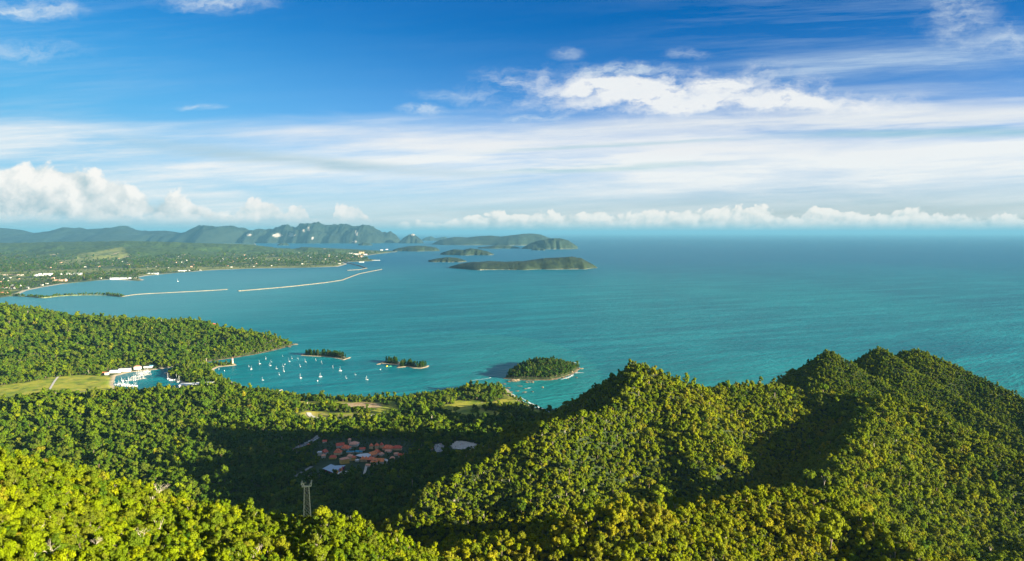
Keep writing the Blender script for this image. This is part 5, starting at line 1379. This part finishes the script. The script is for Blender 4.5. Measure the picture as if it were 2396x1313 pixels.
# ------------------------------------------------------------------ breakwaters
def breakwater(pts, w, h, label, m=RUBBLE, green=None, name='breakwater'):
    P = np.array([at_sea(px, py) for px, py in pts]); Q = []
    for a, b in zip(P[:-1], P[1:]):
        n = max(2, int(np.hypot(*(b - a)) / 40)); Q += [a + (b - a) * k / n for k in range(n)]
    Q.append(P[-1]); Q = np.array(Q)
    for _ in range(4): Q[1:-1] = (Q[:-2] + 2 * Q[1:-1] + Q[2:]) / 4
    T_ = np.gradient(Q, axis=0); T_ /= np.linalg.norm(T_, axis=1, keepdims=True); Nn = np.stack([-T_[:, 1], T_[:, 0]], 1)
    r = np.random.default_rng(3); V = []
    for q, n_ in zip(Q, Nn):
        for s, z in ((-1, -1.5), (-.5, h * .85), (-.2, h), (.2, h), (.5, h * .85), (1, -1.5)):
            p = q + n_ * s * w / 2 * r.uniform(.85, 1.15); V.append((p[0], p[1], z * (r.uniform(.8, 1.2) if z > 0 else 1) - drop(*p)))
    o = link(name, mesh_np(name, V, grid_faces(6, len(Q)), False), None, m); tag(o, label, 'breakwater', 'harbour breakwaters'); return Q
breakwater([(557, 681.5), (600, 678), (680, 671), (760, 662), (800, 656), (815, 650), (840, 641), (870, 635), (893, 630.5)], 26, 6, 'longest curved stone breakwater reaching out into the open sea')
breakwater([(812, 633), (840, 631.5), (858, 628)], 26, 6, 'short pale breakwater arm inside the tip of the long one')
breakwater([(858, 628), (840, 622), (815, 616), (806, 614)], 44, 8, 'dark breakwater arm joining the far coast to the short pale arm', STONE)
breakwater([(284, 694.5), (320, 689), (380, 686), (450, 682.5), (500, 680), (532, 677.5)], 22, 5, 'straight thin breakwater left of the gap at the mouth of the inner bay')
Q4 = breakwater([(-30, 692), (40, 693), (80, 695), (104, 698), (120, 695), (150, 692), (200, 690.5), (260, 691), (284, 694.5)], 44, 6, 'green overgrown breakwater curving in from the left edge of the inner bay', plain('overgrown_rubble', (0.20, 0.22, 0.09), 0.95, 0.4, 0.02))
r_ = np.random.default_rng(15); k_ = r_.integers(0, len(Q4), 420); pp = Q4[k_] + r_.normal(0, 13, (420, 2)); s_ = r_.uniform(4, 9, 420)
scatter('bushes', G_FAR, np.stack([pp[:, 0], pp[:, 1], 4 - drop(pp[:, 0], pp[:, 1]) - s_ * .7], 1), r_.integers(0, 8, 420), s_, 0.34 + r_.normal(0, .1, 420), 'bushes growing along the overgrown left breakwater', 'bushes', 16)

# ------------------------------------------------------------------ buildings on the far coast
def far_block(px, py, w, d, h, label, wall=WHITE_WALL, roof=GREY_ROOF, group=None, form='flat', rz=0, name='building', need=False):
    best = None; w, d, h = w * 1.2, d * 1.2, h * 1.15
    for dd in fy:
        x0, _, z0 = at_depth(px, py, dd)
        if x0 / dd < fu[0] or x0 / dd > fu[-1]: x, y = at_sea(px, py, 4); best = (x, y); break
        if z0 < fground(x0, dd) + .5: best = (x0, dd); break
    x, y = best or at_sea(px, py, 4)
    if need and float(sdist(np.array(x), np.array(y), FCOAST)) < 25: return None
    z = fground(x, y) if fu[0] < x / y < fu[-1] else 2 - drop(x, y)
    e = tag(empty(name, (x, y, z), math.radians(rz)), label, 'building', group)
    MB().box(-w / 2, w / 2, -d / 2, d / 2, -6, h).build('wall', wall, e)
    rf = MB()
    if form == 'gable': rf.gable(w, d, h, h + min(w, d) * .3, 2)
    elif form == 'hip': rf.hip(w, d, h, h + min(w, d) * .3, 2)
    else: rf.box(-w / 2 - 1, w / 2 + 1, -d / 2 - 1, d / 2 + 1, h, h + 2)
    rf.build('roof', roof, e)
    return e
BIG = [(107, 645, 130, 60, 26, 'tall white block of the airport beside the runway', WHITE, GREY_ROOF), (166, 643, 250, 60, 16, 'very long low white terminal right of the tall white block', WHITE, GREY_ROOF), (83, 646, 40, 30, 16, 'small white block left of the tall white airport block', WHITE, GREY_ROOF),
       (30, 644, 230, 40, 8, 'long flat pale apron building at the left edge by the runway', WHITE_WALL, TILE_PINK), (283, 653, 190, 90, 14, 'wide white flat hall standing on the far shore of the inner bay', WHITE, GREY_ROOF), (358, 641, 120, 40, 10, 'white low sheds with a bluish roof behind the far shore', WHITE, STEEL_ROOF),
       (425, 634.5, 80, 30, 10, 'white shed on the far shore, left one of a pair', WHITE, GREY_ROOF), (440, 634, 50, 26, 10, 'white shed on the far shore, right one of a pair', WHITE, GREY_ROOF), (140, 657, 130, 40, 12, 'pinkish long building among trees in front of the airport', PINK_WALL, TILE_PINK), (125, 655, 22, 22, 24, 'pinkish tower beside the long building in front of the airport', PINK_WALL, TILE_PINK),
       (14, 676, 140, 40, 12, 'row of pale roofs by the water at the left edge', WHITE, TILE_PINK), (38, 669, 90, 26, 8, 'pale low building behind the row of roofs at the left edge', WHITE_WALL, GREY_ROOF), (8, 687, 60, 30, 9, 'dark red roofed building at the far left shore', PINK_WALL, TILE),
       (836, 597, 150, 70, 32, 'large white hotel block of the seaside town', WHITE, TILE_PINK), (846, 594, 110, 50, 44, 'tallest cream tower of the seaside town', CREAM, TILE_ORANGE), (818, 594, 130, 60, 18, 'long low white building left of the town hotel', WHITE, GREY_ROOF), (842, 602, 60, 40, 26, 'orange building at the town beach', PINK_WALL, TILE_ORANGE), (855, 597, 70, 40, 22, 'white block on the town seafront right of the hotel', WHITE, TILE_PINK),
       (893, 586, 70, 40, 22, 'white hotel on the far beach, left one of two', WHITE, GREY_ROOF), (905, 585, 60, 40, 26, 'white hotel on the far beach, right one of two', WHITE, GREY_ROOF), (846, 614, 80, 40, 10, 'white jetty hall by the small harbour below the town', WHITE, GREY_ROOF), (880, 609.5, 140, 24, 5, 'pale pier running out from the town harbour', WHITE, WHITE_WALL)]
for px, py, w, d, h, lab, wl, rf in BIG: far_block(px, py, w, d, h, lab, wl, rf, 'large buildings on the far coast', name='large_building')
ra = random.Random(21)
SPOT = [(50, 612), (60, 617), (95, 631), (118, 627), (200, 625), (230, 617), (265, 611), (278, 606), (300, 609), (330, 622), (345, 626), (365, 624), (395, 627), (405, 614), (412, 615), (425, 614), (430, 617), (440, 621), (455, 620), (470, 605), (520, 606), (530, 607), (545, 612), (555, 605), (575, 606), (600, 617), (612, 618), (640, 597), (660, 596), (675, 595), (700, 592), (735, 600), (745, 603), (755, 606), (760, 607), (770, 601), (780, 598), (790, 604), (795, 597), (800, 600), (805, 604), (815, 604), (825, 601), (862, 592)]
SPOT += [(ra.uniform(360, 830), ra.gauss(613, 6)) for _ in range(40)] + [(ra.uniform(0, 340), ra.uniform(612, 630)) for _ in range(14)] + [(ra.uniform(0, 260), ra.uniform(648, 676)) for _ in range(26)] + [(ra.uniform(720, 850), ra.uniform(594, 606)) for _ in range(22)]
for k, (px, py) in enumerate(SPOT):
    red = ra.random() < .35
    zone = 'in the hazy seaside town' if px > 700 else 'scattered over the far plain' if py < 640 else 'among trees near the left end of the far shore'
    far_block(px, py, ra.uniform(12, 34), ra.uniform(10, 18), ra.uniform(4, 9), ('small red roofed house ' if red else 'small white house ') + zone, WHITE_WALL if not red else PINK_WALL, TILE_PINK if red else WHITE_WALL, 'small houses ' + zone, ra.choice(['flat', 'gable', 'hip']), ra.uniform(-40, 40), 'small_house', True)
# ------------------------------------------------------------------ shore trees and nearest trees, one by one
CROWN = {}
for k, s in SPECIES.items():
    CROWN[k] = []
    for j in range(3):
        V, Q, L = crown_geo(400 + 17 * j + len(k), s['lobes'] + 3, 1250, s['flat'], s['spread'] * 1.05, s['lr'], 0.075)
        V = V + np.array([0, 0, s['cz']]); tv, tq = trunk_geo(500 + j, s['h'] + .35, 0.075, 5, 0.62)
        tm = mesh_np('trunk', tv, tq); tm.materials.append(PALE_BARK if k in ('open', 'tall') else BARK)
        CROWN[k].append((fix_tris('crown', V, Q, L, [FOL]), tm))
# a leafless tree: forked pale limbs
def bare_tree(seed):
    r = np.random.default_rng(seed); V, Q, off = [], [], 0
    def grow(p, d, L, rad, depth):
        nonlocal off
        e = p + d * L; m_ = (p + e) / 2 + r.normal(0, L * .06, 3)
        v, q = tube([p, m_, e], rad, rad * .6, 5); V.append(v); Q.append(q + off); off += len(v)
        if depth:
            for _ in range(3 if depth > 1 else 2):
                n = d + r.normal(0, .5, 3); n[2] = abs(n[2]) * .7 + .2; n /= np.linalg.norm(n); grow(e, n, L * r.uniform(.5, .75), rad * .55, depth - 1)
    grow(np.zeros(3), np.array([0, 0, 1.0]), 1.3, .07, 4)
    return mesh_np('branches', np.concatenate(V), np.concatenate(Q))
BARE = [bare_tree(k) for k in (1, 2, 3)]
for m_ in BARE: m_.materials.append(PALE_BARK)
TREES_MADE = [0]
def broadleaf(kind, j, x, y, z, s, tone, rz, label, group, sz=1.0):
    e = tag(empty('broadleaf_tree', (x, y, z), rz), label, 'tree', group); e.scale = (s, s, s * sz)
    cm, tm = CROWN[kind][j]
    c = bpy.data.objects.new('crown', cm); COL.objects.link(c); c.parent = e; c['tone'] = float(tone)
    t = bpy.data.objects.new('trunk', tm); COL.objects.link(t); t.parent = e
    TREES_MADE[0] += 1
    return e
ADJ = {'round': 'rounded', 'spread': 'flat topped', 'tall': 'tall crowned', 'open': 'open branched'}
def tone_word(t): return 'dark green' if t < .36 else 'mid green' if t < .56 else 'yellow green' if t < .78 else 'golden yellow'
# all trees of the near spur, nearest first
X, Y = grid_points(-620, 100, 190, 640, 4.4, 51)
hgt_ = samp(HH, X, Y); Z = hgt_ - drop(X, Y)
ok = near_spur(X, Y) & (Y < gdist(X, Y) + 8)
X, Y, Z = X[ok], Y[ok], Z[ok]
rr = np.random.default_rng(52); n = len(X)
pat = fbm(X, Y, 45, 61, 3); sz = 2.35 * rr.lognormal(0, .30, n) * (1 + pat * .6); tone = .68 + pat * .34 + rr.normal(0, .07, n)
od = rr.uniform(size=n); tone = np.where(od > .96, rr.uniform(.82, .97, n), tone)
kk = rr.choice(['round', 'round', 'spread', 'tall', 'open'], n)
den = Y * cP - (Z - EYE) * sP; PX = CX + F * X / den; PYt = CY - F * ((Z + 1.6 * sz - EYE) * cP + Y * sP) / den
seen = (PX > 8) & (PX < 2388) & (PYt < 1300)
size_px = np.where(seen, sz / den, 0)
order = np.argsort(-size_px); mine = order[:285]; mine = mine[size_px[mine] > 0]; rest = np.setdiff1d(np.arange(n), mine)
for i in mine:
    if od[i] < .02:
        e = tag(empty('bare_tree', (X[i], Y[i], Z[i] - .4), rr.uniform(0, 6.28), sz[i] * 0.9), 'leafless pale branched tree among the green trees of the nearest spur', 'tree', 'leafless trees on the nearest spur')
        o = bpy.data.objects.new('branches', BARE[i % 3]); COL.objects.link(o); o.parent = e; continue
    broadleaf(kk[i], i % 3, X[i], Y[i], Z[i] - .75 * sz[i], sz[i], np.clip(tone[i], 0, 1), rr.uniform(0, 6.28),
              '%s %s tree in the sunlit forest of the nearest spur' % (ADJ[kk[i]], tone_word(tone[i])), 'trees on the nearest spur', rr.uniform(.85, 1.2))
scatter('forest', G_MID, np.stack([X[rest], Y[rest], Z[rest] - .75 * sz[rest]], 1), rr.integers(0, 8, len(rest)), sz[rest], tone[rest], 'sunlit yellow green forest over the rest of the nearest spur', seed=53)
x, y, z = at_depth(752, 1206, 452); g = float(ground(x, y))
broadleaf('round', 1, x, y, g - 1, 6.0, 0.86, 1.0, 'largest golden yellow tree on the spur crest, right beside the tall pylon', None, 1.0)
# casuarinas along the bay
rc = random.Random(31)
for k in range(74):
    px = rc.uniform(684, 1040); py = 935.5 + rc.gauss(1, 2.2) - max(0, px - 860) * 0.045
    x, y, z = on_ground(px, py)
    if float(samp(CD, x, y)) < 3: continue
    s = rc.uniform(3.4, 6.2); t = .36 + rc.gauss(0, .09)
    casuarina(x, y, z, s, t, rc.uniform(0, 6), k, ('%s casuarina tree in the row along the shore of the bay' % ('dark green' if t < .36 else 'light olive')), 'casuarina trees along the bay shore', rc.uniform(1.1, 1.9))
for k in range(46):
    px = rc.uniform(400, 498); py = rc.uniform(866, 893) - max(0, 430 - px) * .1
    x, y, z = on_ground(px, py)
    if float(samp(CD, x, y)) < 4: continue
    casuarina(x, y, z, rc.uniform(3.4, 6.0), .42 + rc.gauss(0, .08), rc.uniform(0, 6), k, 'soft olive casuarina tree on the sandy ground between the marina and the bay', 'casuarina trees between the marina and the bay', rc.uniform(1.2, 1.9))

# ------------------------------------------------------------------ cars
def car_proto():
    e = empty('parked_car', (0, 0, 0))
    MB().prism([(-2.2, -.9), (2.2, -.9), (2.2, .9), (-2.2, .9)], .35, [1.0, .9, .9, 1.0]).prism([(-1.6, -.8), (1.0, -.8), (1.0, .8), (-1.6, .8)], .95, [1.55, 1.5, 1.5, 1.55]).build('body', WHITE, e)
    return e
CARM = [plain('car_paint_%d' % i, c, 0.3, 0.05, 0.5, 0.5) for i, c in enumerate([(.75, .75, .74), (.5, .51, .52), (.05, .05, .06), (.45, .05, .04), (.08, .14, .3)])]
CN = ['white', 'silver', 'black', 'red', 'blue']
cp0 = MB().prism([(-2.2, -.9), (2.2, -.9), (2.2, .9), (-2.2, .9)], .35, [1.0, .9, .9, 1.0]).prism([(-1.6, -.8), (1.0, -.8), (1.0, .8), (-1.6, .8)], .95, [1.55, 1.5, 1.5, 1.55])
for sx in (-1.4, 1.4):
    for sy in (-.85, .85): cp0.box(sx - .33, sx + .33, sy - .1, sy + .1, 0, .66)
CARS = []
for i, m_ in enumerate(CARM):
    me = bpy.data.meshes.new('parked_car'); me.from_pydata(cp0.v, [], cp0.f); me.materials.append(m_); CARS.append(me)
def car(x, y, rz, where, grp):
    c = rc.choice([0, 0, 0, 1, 1, 2, 3, 4]); o = bpy.data.objects.new('parked_car', CARS[c]); COL.objects.link(o)
    o.location = (x, y, float(ground(x, y)) + 1.45); o.rotation_euler = (0, 0, rz)
    tag(o, '%s car parked %s' % (CN[c], where), 'car', grp)
def lot(P, n, where, grp, seed):
    xs = [p[0] for p in P]; ys = [p[1] for p in P]; q = random.Random(seed); got = 0
    while got < n:
        x = min(xs) + round((q.uniform(min(xs), max(xs)) - min(xs)) / 2.9) * 2.9; y = min(ys) + round((q.uniform(min(ys), max(ys)) - min(ys)) / 9) * 9
        if float(sdist(np.array(x), np.array(y), P)) < 2.5: continue
        car(x, y, math.pi / 2 + q.gauss(0, .04), where, grp); got += 1
lot(CARPARK_B, 34, 'in the smaller grey car park beside the village', 'cars in the smaller car park', 3)
lot([p for p in CARPARK_A], 16, 'in the large pale car park', 'cars in the large car park', 4)
pr = [on_ground(a, b)[:2] for a, b in ((672, 1059), (690, 1052), (706, 1044), (726, 1035), (738, 1028))]
for k in range(44):
    i = rc.randrange(4); t = rc.random(); a, b = pr[i], pr[i + 1]; dx, dy = b[0] - a[0], b[1] - a[1]; L = math.hypot(dx, dy); s = rc.choice([-1, 1]) * 5.6
    car(a[0] + dx * t - dy / L * s, a[1] + dy * t + dx / L * s, math.atan2(dy, dx) + math.pi / 2, 'along the straight parking road left of the village', 'cars along the parking road')
# ------------------------------------------------------------------ air
def haze():
    s, top, bot = 420000.0, 1100.0, -400000.0 ** 2 / (2 * RE) - 16.0
    V = [(x * s, y * s, z) for z in (bot, top) for x, y in ((-1, -1), (1, -1), (1, 1), (-1, 1))]
    me = bpy.data.meshes.new('haze')
    me.from_pydata(V, [], [(3, 2, 1, 0), (4, 5, 6, 7), (0, 1, 5, 4), (1, 2, 6, 5), (2, 3, 7, 6), (3, 0, 4, 7)])
    o = link('haze', me); m = bpy.data.materials.new('haze'); m.use_nodes = True
    m.node_tree.nodes.clear(); N.tree = m.node_tree
    out = node('ShaderNodeOutputMaterial'); v = node('ShaderNodeVolumePrincipled')
    v.inputs['Color'].default_value = C(0.13, 0.345, 0.515)
    v.inputs['Density'].default_value = HAZE
    v.inputs['Anisotropy'].default_value = 0.0
    m.node_tree.links.new(v.outputs[0], out.inputs['Volume'])
    me.materials.append(m); m.cycles.homogeneous_volume = True
    tag(o, 'thin blue sea haze that fades the far hills and islands', 'haze', kind='stuff')
HAZE = 1.35e-5
haze()
